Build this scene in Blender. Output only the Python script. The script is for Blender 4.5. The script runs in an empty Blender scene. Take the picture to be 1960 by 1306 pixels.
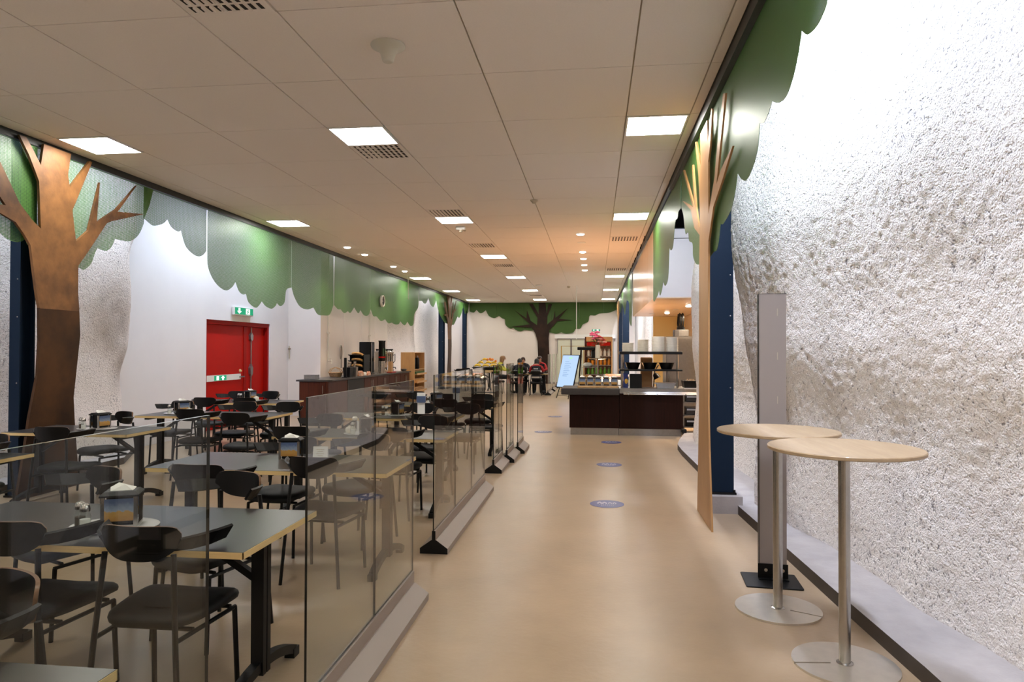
import bpy, math, random
from mathutils import Vector, Matrix, noise
random.seed(7)
scene = bpy.context.scene
col = scene.collection
R = math.radians

# ---------------------------------------------------------------- camera, world, exposure
cam_d = bpy.data.cameras.new('camera')
cam_d.sensor_width = 36.0
cam_d.lens = 36.0 * 1306.0 / 1960.0
cam_d.clip_start = 0.02
cam_d.clip_end = 200
cam = bpy.data.objects.new('camera', cam_d)
col.objects.link(cam)
cam.matrix_world = (Matrix.Translation((0, 0, 1.56)) @ Matrix.Rotation(R(6.895), 4, 'Z')
                    @ Matrix.Rotation(R(90 + 0.777), 4, 'X') @ Matrix.Rotation(R(0.146), 4, 'Z'))
scene.camera = cam
w = bpy.data.worlds.new('world')
scene.world = w
w.use_nodes = True
w.node_tree.nodes['Background'].inputs[0].default_value = (0.05, 0.05, 0.055, 1)
w.node_tree.nodes['Background'].inputs[1].default_value = 0.2
vs = scene.view_settings
vs.view_transform = 'Standard'
vs.look = 'None'
vs.gamma = 1.0
vs.use_curve_mapping = False
vs.exposure = 1.0
PANEL_LIGHT = 21.0          # emission of the ceiling light panels
COVE_RIGHT = 90.0           # watts of one wall washer on the right
COVE_LEFT = 29.0
DOWNLIGHT = 40.0
FLOOR_Z = 0.0
CEIL = 3.81                 # underside of the suspended ceiling
BACK_Y = 32.0
LEFT_X = -5.95              # edge of the ceiling on the left
RIGHT_X = 1.03              # edge of the ceiling on the right


def area_light(name, loc, size, power, color, rot=(0, 0, 0), spread=180):
    d = bpy.data.lights.new(name, 'AREA')
    d.shape = 'RECTANGLE'
    d.size, d.size_y = size
    d.energy = power
    d.color = color
    d.spread = R(spread)
    o = bpy.data.objects.new(name, d)
    col.objects.link(o)
    o.location = loc
    o.rotation_euler = rot
    return o


# daylight-white wall washers that stand above the ceiling edge, behind the perforated leaf screens
WASH_R = [(1.15, 0.4), (1.15, 2.4), (1.15, 5.0), (1.15, 8.0), (1.15, 10.2)]
WASH_R_SHARE = (0.45, 0.30, 1.0, 0.75, 0.36)
WASH_L = [(-6.25, y) for y in (1.0, 3.5, 6.0, 8.6, 11.4, 13.6)]
WASH_FAR = [(-6.18, y) for y in (16.5, 18.6, 21.0, 23.6, 26.4, 28.8, 31.0)]
WASH_FAR_R = [(1.3, y) for y in (20.8, 24.5, 28.5)]
for i, (x, y) in enumerate(WASH_R):
    area_light('wall_washer_light', (x, y, 4.34), (0.12, 0.9), COVE_RIGHT * WASH_R_SHARE[i], (0.70, 0.79, 1.0), (0, R(-26), 0))
for i, (x, y) in enumerate(WASH_L):
    area_light('wall_washer_light', (x, y, 4.28), (0.12, 1.6), COVE_LEFT, (0.70, 0.79, 1.0), (0, R(14), 0))
for i, (x, y) in enumerate(WASH_FAR):
    area_light('wall_washer_light', (x, y, 4.28), (0.12, 1.4), COVE_LEFT * 0.6, (0.82, 0.86, 1.0), (0, R(10), 0))
for i, (x, y) in enumerate(WASH_FAR_R):
    area_light('wall_washer_light', (x, y, 4.28), (0.12, 1.6), 100.0, (0.82, 0.86, 1.0), (0, R(-10), 0))

# ---------------------------------------------------------------- materials


def new_mat(name):
    m = bpy.data.materials.new(name)
    m.use_nodes = True
    nt = m.node_tree
    b = nt.nodes['Principled BSDF']
    return m, nt, b


def srgb(r, g, b):
    f = lambda c: (c / 255 / 12.92) if c / 255 <= 0.04045 else ((c / 255 + 0.055) / 1.055) ** 2.4
    return (f(r), f(g), f(b), 1)


def mat(name, rgb, rough=0.5, metal=0.0, var=0.0, scale=6.0, bump=0.0, bscale=None, stretch=None, spec=None,
        rgb2=None, detail=4.0, coat=0.0):
    """Principled surface with an optional noise colour variation and fine bump, in object coordinates."""
    m, nt, b = new_mat(name)
    c = srgb(*rgb)
    b.inputs['Base Color'].default_value = c
    b.inputs['Roughness'].default_value = rough
    b.inputs['Metallic'].default_value = metal
    if spec is not None:
        b.inputs['Specular IOR Level'].default_value = spec
    if coat:
        b.inputs['Coat Weight'].default_value = coat
        b.inputs['Coat Roughness'].default_value = 0.08
    if var or bump or rgb2:
        tc = nt.nodes.new('ShaderNodeTexCoord')
        mp = nt.nodes.new('ShaderNodeMapping')
        nt.links.new(tc.outputs['Object'], mp.inputs['Vector'])
        if stretch:
            mp.inputs['Scale'].default_value = stretch
        nz = nt.nodes.new('ShaderNodeTexNoise')
        nz.inputs['Scale'].default_value = scale
        nz.inputs['Detail'].default_value = detail
        nz.inputs['Roughness'].default_value = 0.6
        nt.links.new(mp.outputs['Vector'], nz.inputs['Vector'])
        if var or rgb2:
            cr = nt.nodes.new('ShaderNodeValToRGB')
            cr.color_ramp.elements[0].position = 0.32
            cr.color_ramp.elements[1].position = 0.68
            if rgb2:
                cr.color_ramp.elements[0].color = c
                cr.color_ramp.elements[1].color = srgb(*rgb2)
            else:
                cr.color_ramp.elements[0].color = tuple(min(1, v * (1 - var)) for v in c[:3]) + (1,)
                cr.color_ramp.elements[1].color = tuple(min(1, v * (1 + var)) for v in c[:3]) + (1,)
            nt.links.new(nz.outputs['Fac'], cr.inputs['Fac'])
            nt.links.new(cr.outputs['Color'], b.inputs['Base Color'])
        if bump:
            n2 = nz
            if bscale:
                n2 = nt.nodes.new('ShaderNodeTexNoise')
                n2.inputs['Scale'].default_value = bscale
                n2.inputs['Detail'].default_value = 3
                nt.links.new(mp.outputs['Vector'], n2.inputs['Vector'])
            bp = nt.nodes.new('ShaderNodeBump')
            bp.inputs['Strength'].default_value = bump
            bp.inputs['Distance'].default_value = 0.02
            nt.links.new(n2.outputs['Fac'], bp.inputs['Height'])
            nt.links.new(bp.outputs['Normal'], b.inputs['Normal'])
    return m


def emit(name, rgb, strength):
    m, nt, b = new_mat(name)
    nt.nodes.remove(b)
    e = nt.nodes.new('ShaderNodeEmission')
    e.inputs[0].default_value = rgb + (1,)
    e.inputs[1].default_value = strength
    nt.links.new(e.outputs[0], nt.nodes['Material Output'].inputs[0])
    return m


def glass_mat(name, tint, refl=1.0, rough=0.0):
    """Thin architectural glass: tinted see-through plus a mirror layer that grows at grazing angles."""
    m, nt, b = new_mat(name)
    nt.nodes.remove(b)
    t = nt.nodes.new('ShaderNodeBsdfTransparent')
    t.inputs[0].default_value = tint + (1,)
    g = nt.nodes.new('ShaderNodeBsdfGlossy')
    g.inputs['Roughness'].default_value = rough
    g.inputs[0].default_value = (refl, refl, refl, 1)
    lw = nt.nodes.new('ShaderNodeLayerWeight')
    lw.inputs[0].default_value = 0.5
    pw = nt.nodes.new('ShaderNodeMath')
    pw.operation = 'POWER'
    pw.inputs[1].default_value = 5.0
    nt.links.new(lw.outputs['Facing'], pw.inputs[0])
    f = nt.nodes.new('ShaderNodeMath')
    f.operation = 'MULTIPLY_ADD'
    f.inputs[1].default_value = 0.95
    f.inputs[2].default_value = 0.018
    nt.links.new(pw.outputs[0], f.inputs[0])
    mx = nt.nodes.new('ShaderNodeMixShader')
    nt.links.new(f.outputs[0], mx.inputs[0])
    nt.links.new(t.outputs[0], mx.inputs[1])
    nt.links.new(g.outputs[0], mx.inputs[2])
    nt.links.new(mx.outputs[0], nt.nodes['Material Output'].inputs[0])
    return m


def perforated(name, rgb, axis):
    """Green sheet metal punched with staggered round holes; the holes are see-through."""
    m, nt, b = new_mat(name)
    b.inputs['Base Color'].default_value = srgb(*rgb)
    b.inputs['Roughness'].default_value = 0.42
    b.inputs['Specular IOR Level'].default_value = 0.55
    b.inputs['Metallic'].default_value = 0.12
    tc = nt.nodes.new('ShaderNodeTexCoord')
    sp = nt.nodes.new('ShaderNodeSeparateXYZ')
    nt.links.new(tc.outputs['Object'], sp.inputs[0])

    def math_node(op, a, bb):
        n = nt.nodes.new('ShaderNodeMath')
        n.operation = op
        for i, v in enumerate((a, bb)):
            if v is None:
                continue
            if isinstance(v, (int, float)):
                n.inputs[i].default_value = v
            else:
                nt.links.new(v, n.inputs[i])
        return n.outputs[0]
    f = 2 * math.pi / 0.0145
    u = math_node('MULTIPLY', sp.outputs[axis], f)
    v = math_node('MULTIPLY', sp.outputs['Z'], f)
    s = math_node('ADD', math_node('COSINE', u, None), math_node('COSINE', v, None))
    hole = math_node('GREATER_THAN', s, 0.30)
    t = nt.nodes.new('ShaderNodeBsdfTransparent')
    mx = nt.nodes.new('ShaderNodeMixShader')
    nt.links.new(hole, mx.inputs[0])
    nt.links.new(b.outputs[0], mx.inputs[1])
    nt.links.new(t.outputs[0], mx.inputs[2])
    nt.links.new(mx.outputs[0], nt.nodes['Material Output'].inputs[0])
    return m


def rock_mat():
    m, nt, b = new_mat('white_sprayed_rock')
    b.inputs['Roughness'].default_value = 0.75
    b.inputs['Specular IOR Level'].default_value = 0.3
    tc = nt.nodes.new('ShaderNodeTexCoord')
    n1 = nt.nodes.new('ShaderNodeTexNoise')
    n1.inputs['Scale'].default_value = 36
    n1.inputs['Detail'].default_value = 3
    n1.inputs['Roughness'].default_value = 0.5
    n1.inputs['Distortion'].default_value = 0.6
    n2 = nt.nodes.new('ShaderNodeTexNoise')
    n2.inputs['Scale'].default_value = 95
    n2.inputs['Detail'].default_value = 3
    n3 = nt.nodes.new('ShaderNodeTexNoise')
    n3.inputs['Scale'].default_value = 1.1
    n3.inputs['Detail'].default_value = 2
    for n in (n1, n2, n3):
        nt.links.new(tc.outputs['Object'], n.inputs['Vector'])
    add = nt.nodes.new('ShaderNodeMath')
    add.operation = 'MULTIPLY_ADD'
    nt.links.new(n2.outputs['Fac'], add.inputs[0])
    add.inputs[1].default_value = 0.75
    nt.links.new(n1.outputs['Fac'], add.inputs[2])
    bp = nt.nodes.new('ShaderNodeBump')
    bp.inputs['Strength'].default_value = 0.8
    bp.inputs['Distance'].default_value = 0.025
    nt.links.new(add.outputs[0], bp.inputs['Height'])
    nt.links.new(bp.outputs['Normal'], b.inputs['Normal'])
    # shade of the pits put into the colour, more in some patches than others
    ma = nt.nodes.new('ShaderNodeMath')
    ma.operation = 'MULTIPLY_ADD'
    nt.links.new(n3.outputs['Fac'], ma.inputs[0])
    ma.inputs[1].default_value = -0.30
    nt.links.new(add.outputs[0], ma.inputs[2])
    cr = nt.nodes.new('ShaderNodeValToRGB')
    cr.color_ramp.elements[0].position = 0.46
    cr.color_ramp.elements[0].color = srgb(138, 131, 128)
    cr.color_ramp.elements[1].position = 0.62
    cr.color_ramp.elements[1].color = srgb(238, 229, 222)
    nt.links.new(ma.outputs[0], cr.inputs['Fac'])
    # brown water stains on some bulges of the rock
    fac = None
    for (px, py, pz, r) in ((-6.75, 8.85, 1.95, 0.75), (-6.75, 9.2, 1.3, 0.5), (-6.75, 6.1, 1.2, 0.6), (-6.45, 24.2, 2.2, 1.0), (1.7, 6.4, 0.7, 0.5)):
        vd = nt.nodes.new('ShaderNodeVectorMath')
        vd.operation = 'DISTANCE'
        vd.inputs[1].default_value = (px, py, pz)
        nt.links.new(tc.outputs['Object'], vd.inputs[0])
        mr = nt.nodes.new('ShaderNodeMapRange')
        mr.interpolation_type = 'SMOOTHSTEP'
        mr.inputs[1].default_value = 0.1
        mr.inputs[2].default_value = r
        mr.inputs[3].default_value = 0.75
        mr.inputs[4].default_value = 0.0
        nt.links.new(vd.outputs['Value'], mr.inputs[0])
        if fac is None:
            fac = mr.outputs[0]
        else:
            mm = nt.nodes.new('ShaderNodeMath')
            mm.operation = 'MAXIMUM'
            nt.links.new(fac, mm.inputs[0])
            nt.links.new(mr.outputs[0], mm.inputs[1])
            fac = mm.outputs[0]
    n4 = nt.nodes.new('ShaderNodeTexNoise')
    n4.inputs['Scale'].default_value = 5.0
    n4.inputs['Detail'].default_value = 5
    nt.links.new(tc.outputs['Object'], n4.inputs['Vector'])
    mm = nt.nodes.new('ShaderNodeMath')
    mm.operation = 'MULTIPLY'
    nt.links.new(fac, mm.inputs[0])
    nt.links.new(n4.outputs['Fac'], mm.inputs[1])
    mix = nt.nodes.new('ShaderNodeMix')
    mix.data_type = 'RGBA'
    nt.links.new(mm.outputs[0], mix.inputs[0])
    nt.links.new(cr.outputs['Color'], mix.inputs[6])
    mix.inputs[7].default_value = srgb(104, 80, 56)
    nt.links.new(mix.outputs[2], b.inputs['Base Color'])
    return m


M = {}
M['floor'] = mat('polished_beige_floor', (166, 143, 116), rough=0.3, var=0.09, scale=1.6, bump=0.05, bscale=30, spec=0.45, detail=7)
M['ceiling'] = mat('ceiling_tile', (236, 227, 217), rough=0.85, var=0.02, scale=80)
M['grid'] = mat('ceiling_grid', (190, 178, 156), rough=0.6)
M['white_wall'] = mat('white_painted_wall', (226, 222, 222), rough=0.7, var=0.025, scale=1.2, bump=0.03, bscale=60)
M['cream_wall'] = mat('cream_painted_wall', (222, 212, 202), rough=0.7, var=0.03, scale=1.0, bump=0.03, bscale=60)
M['rock'] = rock_mat()
M['kerb'] = mat('grey_concrete', (158, 150, 146), rough=0.7, var=0.1, scale=5, bump=0.1, bscale=60)
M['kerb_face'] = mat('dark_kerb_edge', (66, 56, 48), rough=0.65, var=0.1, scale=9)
M['dark_trim'] = mat('dark_ceiling_trim', (38, 42, 42), rough=0.45)
M['green_y'] = perforated('green_perforated_sheet', (80, 126, 58), 'Y')
M['green_x'] = mat('green_painted_sheet', (66, 92, 46), rough=0.6, var=0.05, scale=3, spec=0.2)
M['green_edge'] = mat('green_sheet_edge', (70, 110, 66), rough=0.5)
M['corten'] = mat('rusted_steel', (78, 52, 32), rough=0.5, metal=0.25, rgb2=(148, 102, 58), scale=2.3, bump=0.06, bscale=40, detail=8)
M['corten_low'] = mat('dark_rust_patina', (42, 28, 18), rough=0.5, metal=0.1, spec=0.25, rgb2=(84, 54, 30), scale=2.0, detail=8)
M['corten_light'] = mat('rusted_steel_light', (160, 116, 70), rough=0.45, metal=0.3, rgb2=(190, 146, 96), scale=1.6, bump=0.05, bscale=40, stretch=(1, 1, 0.35), detail=8)
M['corten_dark'] = mat('dark_rusted_steel', (34, 24, 19), rough=0.6, spec=0.15, rgb2=(54, 38, 30), scale=2.6, detail=8)
M['navy'] = mat('navy_steel', (18, 33, 50), rough=0.5, var=0.05, scale=4, spec=0.15)
M['navy_dark'] = mat('dark_navy_steel', (30, 36, 50), rough=0.5)
M['black'] = mat('black_lacquer', (7, 7, 7), rough=0.42, spec=0.25)
M['black_metal'] = mat('black_metal', (9, 9, 9), rough=0.45, spec=0.3)
M['seat_black'] = mat('black_upholstery', (11, 10, 10), rough=0.55, bump=0.06, bscale=220, spec=0.3)
M['ply_black'] = mat('black_stained_plywood', (8, 7, 7), rough=0.42, var=0.2, scale=30, stretch=(1, 1, 12), spec=0.25)
M['ply_edge'] = mat('plywood_edge', (112, 78, 50), rough=0.5, var=0.2, scale=200, stretch=(0.05, 0.05, 4))
M['laminate'] = mat('dark_grey_laminate', (46, 44, 42), rough=0.3, var=0.06, scale=90)
M['birch_edge'] = mat('birch_edge', (214, 184, 128), rough=0.45, var=0.08, scale=60, stretch=(0.1, 0.1, 6))
M['birch'] = mat('birch_veneer', (170, 145, 112), rough=0.45, rgb2=(156, 130, 98), scale=5, stretch=(6, 0.7, 6), detail=6, coat=0.2)
M['birch_cab'] = mat('birch_cabinet', (206, 166, 116), rough=0.5, rgb2=(188, 146, 98), scale=4, stretch=(6, 6, 0.7), detail=6)
M['foot_steel'] = mat('polished_foot_steel', (214, 206, 194), rough=0.32, metal=0.85, var=0.05, scale=14)
M['chrome'] = mat('brushed_steel', (176, 172, 166), rough=0.25, metal=1.0, var=0.06, scale=30)
M['steel'] = mat('satin_steel', (150, 146, 142), rough=0.34, metal=0.9, var=0.06, scale=20)
M['glass'] = glass_mat('clear_glass', (0.86, 0.88, 0.86))
M['glass_edge'] = mat('dark_glass_edge', (18, 22, 22), rough=0.2)
M['glass_top'] = mat('pale_glass_edge', (150, 160, 152), rough=0.15)
M['base_metal'] = mat('taupe_painted_steel', (142, 128, 116), rough=0.42)
M['red'] = mat('red_door_paint', (172, 18, 8), rough=0.5, var=0.04, scale=2, spec=0.12)
M['red_frame'] = mat('red_frame_paint', (150, 16, 8), rough=0.5, spec=0.12)
M['wood_red'] = mat('red_brown_veneer', (78, 36, 20), rough=0.45, spec=0.2, rgb2=(58, 25, 14), scale=4, stretch=(9, 9, 0.5), detail=6)
M['wood_dark'] = mat('dark_mahogany_veneer', (40, 17, 10), rough=0.5, spec=0.12, rgb2=(28, 11, 6), scale=4, stretch=(9, 9, 0.5), detail=6)
M['worktop'] = mat('dark_grey_worktop', (52, 49, 48), rough=0.35, var=0.08, scale=30)
M['white'] = mat('white_plastic', (226, 224, 218), rough=0.45)
M['paper'] = mat('white_paper', (236, 234, 228), rough=0.8)
M['porcelain'] = mat('cream_porcelain', (222, 214, 196), rough=0.22)
M['grey_tray'] = mat('pale_grey_tray', (196, 194, 194), rough=0.4)
M['sign_green'] = emit('lit_green_sign', (0.02, 0.22, 0.11), 0.9)
M['sign_white'] = emit('lit_white_pictogram', (0.9, 1.0, 0.95), 0.9)
M['sticker'] = mat('blue_floor_sticker', (64, 76, 132), rough=0.35, var=0.05, scale=12)
M['sticker_white'] = mat('white_sticker_print', (186, 186, 200), rough=0.4)
M['panel_grey'] = mat('grey_stand_panel', (148, 138, 134), rough=0.5)
M['peach'] = mat('perforated_birch_panel', (234, 210, 184), rough=0.28, rgb2=(226, 198, 168), scale=3, stretch=(5, 5, 0.6))
M['hole'] = mat('dark_hole', (40, 34, 30), rough=0.9)
M['yellow_wall'] = mat('yellow_kitchen_wall', (226, 204, 144), rough=0.7)
M['panel_lamp'] = emit('light_panel_diffuser', (1.0, 0.965, 0.9), PANEL_LIGHT)
M['downlamp'] = emit('downlight_lamp', (1.0, 0.9, 0.76), 12.0)
M['warm_glow_panel'] = emit('added_warm_glow', (1.0, 0.52, 0.25), 11.0)  # added glow hidden in the serving line, tints the ceiling orange
M['white_frame'] = mat('white_light_frame', (230, 228, 224), rough=0.5)
M['beige_plastic'] = mat('cream_plastic', (206, 200, 184), rough=0.4)
M['screen_lamp'] = emit('lit_menu_screen', (0.55, 0.74, 1.0), 0.5)

# ---------------------------------------------------------------- geometry helpers


class MB:
    """Collects vertices and faces; build() links them as one mesh object."""

    def __init__(self):
        self.v, self.f, self.m = [], [], []

    def add(self, vs, fs, mi=0, mtx=None):
        n = len(self.v)
        if mtx is not None:
            vs = [mtx @ Vector(p) for p in vs]
        self.v += [tuple(p) for p in vs]
        self.f += [tuple(i + n for i in f) for f in fs]
        self.m += [mi] * len(fs)
        return self

    def box(self, x0, x1, y0, y1, z0, z1, mi=0, mtx=None):
        vs = [(x0, y0, z0), (x1, y0, z0), (x1, y1, z0), (x0, y1, z0), (x0, y0, z1), (x1, y0, z1), (x1, y1, z1), (x0, y1, z1)]
        fs = [(0, 3, 2, 1), (4, 5, 6, 7), (0, 1, 5, 4), (1, 2, 6, 5), (2, 3, 7, 6), (3, 0, 4, 7)]
        return self.add(vs, fs, mi, mtx)

    def rbox(self, x0, x1, y0, y1, z0, z1, r, mi=0, mtx=None, n=3):
        """Box with rounded vertical corners and a small chamfer at top and bottom."""
        pts = []
        for cx, cy, a0 in ((x1 - r, y1 - r, 0), (x0 + r, y1 - r, 90), (x0 + r, y0 + r, 180), (x1 - r, y0 + r, 270)):
            for i in range(n + 1):
                a = R(a0 + 90 * i / n)
                pts.append((cx + r * math.cos(a), cy + r * math.sin(a)))
        c = min(r * 0.4, (z1 - z0) * 0.25)
        mxc, myc = (x0 + x1) / 2, (y0 + y1) / 2
        lay = []
        for z, k in ((z0, c), (z0 + c, 0), (z1 - c, 0), (z1, c)):
            sx = 1 - 2 * k / (x1 - x0)
            sy = 1 - 2 * k / (y1 - y0)
            lay.append([(mxc + (x - mxc) * sx, myc + (y - myc) * sy, z) for x, y in pts])
        return self.loft(lay, mi, mtx)

    def loft(self, layers, mi=0, mtx=None, cap=True):
        n = len(layers[0])
        vs = [p for l in layers for p in l]
        fs = []
        for k in range(len(layers) - 1):
            for i in range(n):
                j = (i + 1) % n
                fs.append((k * n + i, k * n + j, (k + 1) * n + j, (k + 1) * n + i))
        if cap:
            fs.append(tuple(range(n - 1, -1, -1)))
            b = (len(layers) - 1) * n
            fs.append(tuple(b + i for i in range(n)))
        return self.add(vs, fs, mi, mtx)

    def lathe(self, prof, n=24, mi=0, mtx=None, cx=0, cy=0):
        """prof: list of (radius, z) from bottom to top."""
        lay = [[(cx + r * math.cos(2 * math.pi * i / n), cy + r * math.sin(2 * math.pi * i / n), z) for i in range(n)] for r, z in prof]
        return self.loft(lay, mi, mtx)

    def tube(self, pts, r, n=8, mi=0, square=False, r2=None):
        """Tube of radius r along the points (r2: radius at the end)."""
        pts = [Vector(p) for p in pts]
        lay = []
        up0 = None
        for i, p in enumerate(pts):
            d = (pts[min(i + 1, len(pts) - 1)] - pts[max(i - 1, 0)]).normalized()
            up = up0 if up0 is not None else (Vector((0, 0, 1)) if abs(d.z) < 0.9 else Vector((0, 1, 0)))
            a = d.cross(up)
            if a.length < 1e-4:
                a = d.cross(Vector((1, 0, 0)))
            a.normalize()
            b = d.cross(a).normalized()
            up0 = -b if up0 is not None else up
            rr = r if r2 is None else r + (r2 - r) * i / (len(pts) - 1)
            k = 4 if square else n
            off = math.pi / 4 if square else 0
            q = rr * (math.sqrt(2) if square else 1)
            lay.append([tuple(p + a * q * math.cos(off + 2 * math.pi * j / k) + b * q * math.sin(off + 2 * math.pi * j / k)) for j in range(k)])
        return self.loft(lay, mi)

    def prism(self, poly, a, b, axis='X', mi=0, mi_side=None):
        """Polygon (u, v) extruded from a to b along axis. X: (y,z); Y: (x,z); Z: (x,y)."""
        def P(u, v, t):
            return {'X': (t, u, v), 'Y': (u, t, v), 'Z': (u, v, t)}[axis]
        n = len(poly)
        vs = [P(u, v, a) for u, v in poly] + [P(u, v, b) for u, v in poly]
        self.add(vs, [tuple(range(n)), tuple(range(2 * n - 1, n - 1, -1))], mi)
        self.add(vs, [(i, (i + 1) % n, n + (i + 1) % n, n + i) for i in range(n)], mi if mi_side is None else mi_side)
        return self

    def sphere(self, c, r, n=12, k=8, mi=0, sc=(1, 1, 1)):
        prof = [(max(1e-4, r * math.sin(math.pi * i / k)), -r * math.cos(math.pi * i / k)) for i in range(k + 1)]
        mtx = Matrix.Translation(c) @ Matrix.Diagonal((sc[0], sc[1], sc[2], 1))
        return self.lathe(prof, n, mi, mtx)

    def build(self, name, mats, parent=None, smooth=None, loc=None):
        me = bpy.data.meshes.new(name)
        me.from_pydata(self.v, [], self.f)
        mats = mats if isinstance(mats, (list, tuple)) else [mats]
        for mm in mats:
            me.materials.append(mm)
        if len(mats) > 1:
            me.polygons.foreach_set('material_index', self.m)
        if smooth is not None:
            me.polygons.foreach_set('use_smooth', [True] * len(self.f))
            me.set_sharp_from_angle(angle=R(smooth))
        me.validate()
        me.update()
        o = bpy.data.objects.new(name, me)
        col.objects.link(o)
        if parent is not None:
            o.parent = parent
        if loc is not None:
            o.location = loc
        return o


def fix_normals(o):
    import bmesh
    bm = bmesh.new()
    bm.from_mesh(o.data)
    bmesh.ops.recalc_face_normals(bm, faces=bm.faces)
    bm.to_mesh(o.data)
    bm.free()
    return o


def tag(o, label, cat, group=None):
    o['label'] = label
    o['category'] = cat
    if group:
        o['group'] = group
    return o


def thing(name, label, cat, loc=(0, 0, 0), rz=0, group=None):
    o = bpy.data.objects.new(name, None)
    o.empty_display_size = 0.1
    col.objects.link(o)
    o.location = loc
    o.rotation_euler = (0, 0, rz)
    return tag(o, label, cat, group)


def struct(o):
    o['kind'] = 'structure'
    return o


def copy_tree(o, parent=None):
    c = o.copy()
    col.objects.link(c)
    c.parent = parent
    for ch in list(o.children):
        copy_tree(ch, c)
    return c


def share(o, name, parent, loc=(0, 0, 0), rz=0):
    """Another object on the same mesh."""
    c = bpy.data.objects.new(name, o.data)
    col.objects.link(c)
    c.parent = parent
    c.location = loc
    c.rotation_euler = (0, 0, rz)
    return c


ORD = ['first', 'second', 'third', 'fourth', 'fifth', 'sixth', 'seventh', 'eighth', 'ninth', 'tenth', 'eleventh', 'twelfth']

# ================================================================ the setting
o = struct(MB().box(-8.2, 4.2, -5.2, BACK_Y + 0.4, -0.12, 0.0).build('floor', M['floor']))

# ---- suspended ceiling: a grid slab with one tile per cell
ceiling = struct(MB().box(LEFT_X, RIGHT_X - 0.02, -5.0, BACK_Y, CEIL + 0.02, CEIL + 0.07).build('ceiling', M['grid']))
XC = [(LEFT_X + 0.02, -5.7), (-5.7, -5.1), (-5.1, -3.9), (-3.9, -2.7), (-2.7, -2.1), (-2.1, -0.9), (-0.9, 0.3), (0.3, 0.9), (0.9, RIGHT_X - 0.04)]
Y0, DY = 6.605, 1.16
LIGHT_H = {1: [-16, -8, 0, 8, 24, 32, 40], 4: [-16, -8, 0, 8, 16, 24, 32, 40], 7: [-16, -8, 0, 8, 24, 32, 40]}
VENT_H = {4: [-5, 1, 7, 13, 19, 36], 7: [12, 21]}
tile_cache = {}


def tile(x0, x1, y0, y1):
    k = (round(x1 - x0, 3), round(y1 - y0, 3))
    gx, gy = 0.006, 0.004
    if k not in tile_cache:
        o = MB().box(gx, k[0] - gx, gy, k[1] - gy, 0, 0.02).build('ceiling_tile', M['ceiling'], ceiling, loc=(x0, y0, CEIL))
        tile_cache[k] = o
    else:
        share(tile_cache[k], 'ceiling_tile', ceiling, (x0, y0, CEIL))


lights, vents = [], []
k0, k1 = -10, 22
for ci, (x0, x1) in enumerate(XC):
    for k in range(k0, k1):
        y0, y1 = Y0 + DY * k, min(Y0 + DY * (k + 1), BACK_Y - 0.01)
        if y1 - y0 < 0.1:
            continue
        special = False
        if ci in LIGHT_H:
            for h in (2 * k, 2 * k + 1):
                if h in LIGHT_H[ci] or h in VENT_H.get(ci, []):
                    special = True
        if not special:
            tile(x0, x1, y0, y1)
        else:
            for h in (2 * k, 2 * k + 1):
                ya = Y0 + DY / 2 * h
                if h in LIGHT_H[ci]:
                    lights.append((ci, x0, x1, ya, ya + DY / 2))
                elif h in VENT_H.get(ci, []):
                    vents.append((ci, x0, x1, ya, ya + DY / 2))
                else:
                    tile(x0, x1, ya, ya + DY / 2)

# ---- light panels
ROWN = {1: 'along the left tree wall', 4: 'down the middle of the ceiling', 7: 'on the right beside the rock wall'}
proto = None
count = {}
for ci, x0, x1, ya, yb in sorted(lights, key=lambda t: (t[0], t[3])):
    count[ci] = count.get(ci, 0) + 1
    cx, cy = (x0 + x1) / 2, (ya + yb) / 2
    if proto is None:
        proto = thing('ceiling_light', '', 'ceiling light')
        f = MB()
        a, b2 = 0.292, 0.275
        for (p, q, r_, s) in ((-a, a, -a, -b2), (-a, a, b2, a), (-a, -b2, -b2, b2), (b2, a, -b2, b2)):
            f.box(p, q, r_, s, -0.012, 0.02)
        f.build('light_frame', M['white_frame'], proto)
        MB().box(-b2, b2, -b2, b2, -0.006, 0.004).build('diffuser', M['panel_lamp'], proto)
        o = proto
    else:
        o = copy_tree(proto)
    o.location = (cx, cy, CEIL)
    vis = count[ci] - 2
    if vis >= 1:
        tag(o, '%s lit square ceiling panel from the camera, %s' % (ORD[vis - 1], ROWN[ci]), 'ceiling light', 'square ceiling light panels')
    else:
        tag(o, 'lit square ceiling panel behind or above the camera, %s' % ROWN[ci], 'ceiling light', 'square ceiling light panels')

# ---- ventilation grilles
proto = None
count = {}
for ci, x0, x1, ya, yb in sorted(vents, key=lambda t: (t[0], t[3])):
    count[ci] = count.get(ci, 0) + 1
    if proto is None:
        proto = thing('ceiling_vent', '', 'vent')
        MB().box(-0.292, 0.292, -0.286, 0.286, -0.004, 0.018).build('vent_plate', M['ceiling'], proto)
        sl = MB()
        for i in range(9):
            for j in range(5):
                xx, yy = -0.232 + i * 0.058, -0.2 + j * 0.1
                q = 1 if i > 3 else -1
                sl.prism([(xx - 0.016, yy - 0.036), (xx + 0.010, yy - 0.036), (xx + 0.016, yy + 0.036), (xx - 0.010, yy + 0.036)], -0.006, -0.003, 'Z', 1)
                sl.box(xx - 0.02 * q, xx - 0.014 * q, yy - 0.036, yy + 0.036, -0.016, -0.003, 0)
        s = sl.build('vent_slots', [M['ceiling'], M['hole']], proto)
        s['kind'] = 'stuff'
        o = proto
    else:
        o = copy_tree(proto)
    o.location = ((x0 + x1) / 2, (ya + yb) / 2, CEIL)
    tag(o, '%s slotted air vent from the camera, %s' % (ORD[count[ci] - 1], ROWN[ci]), 'vent', 'slotted ceiling vents')

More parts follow.
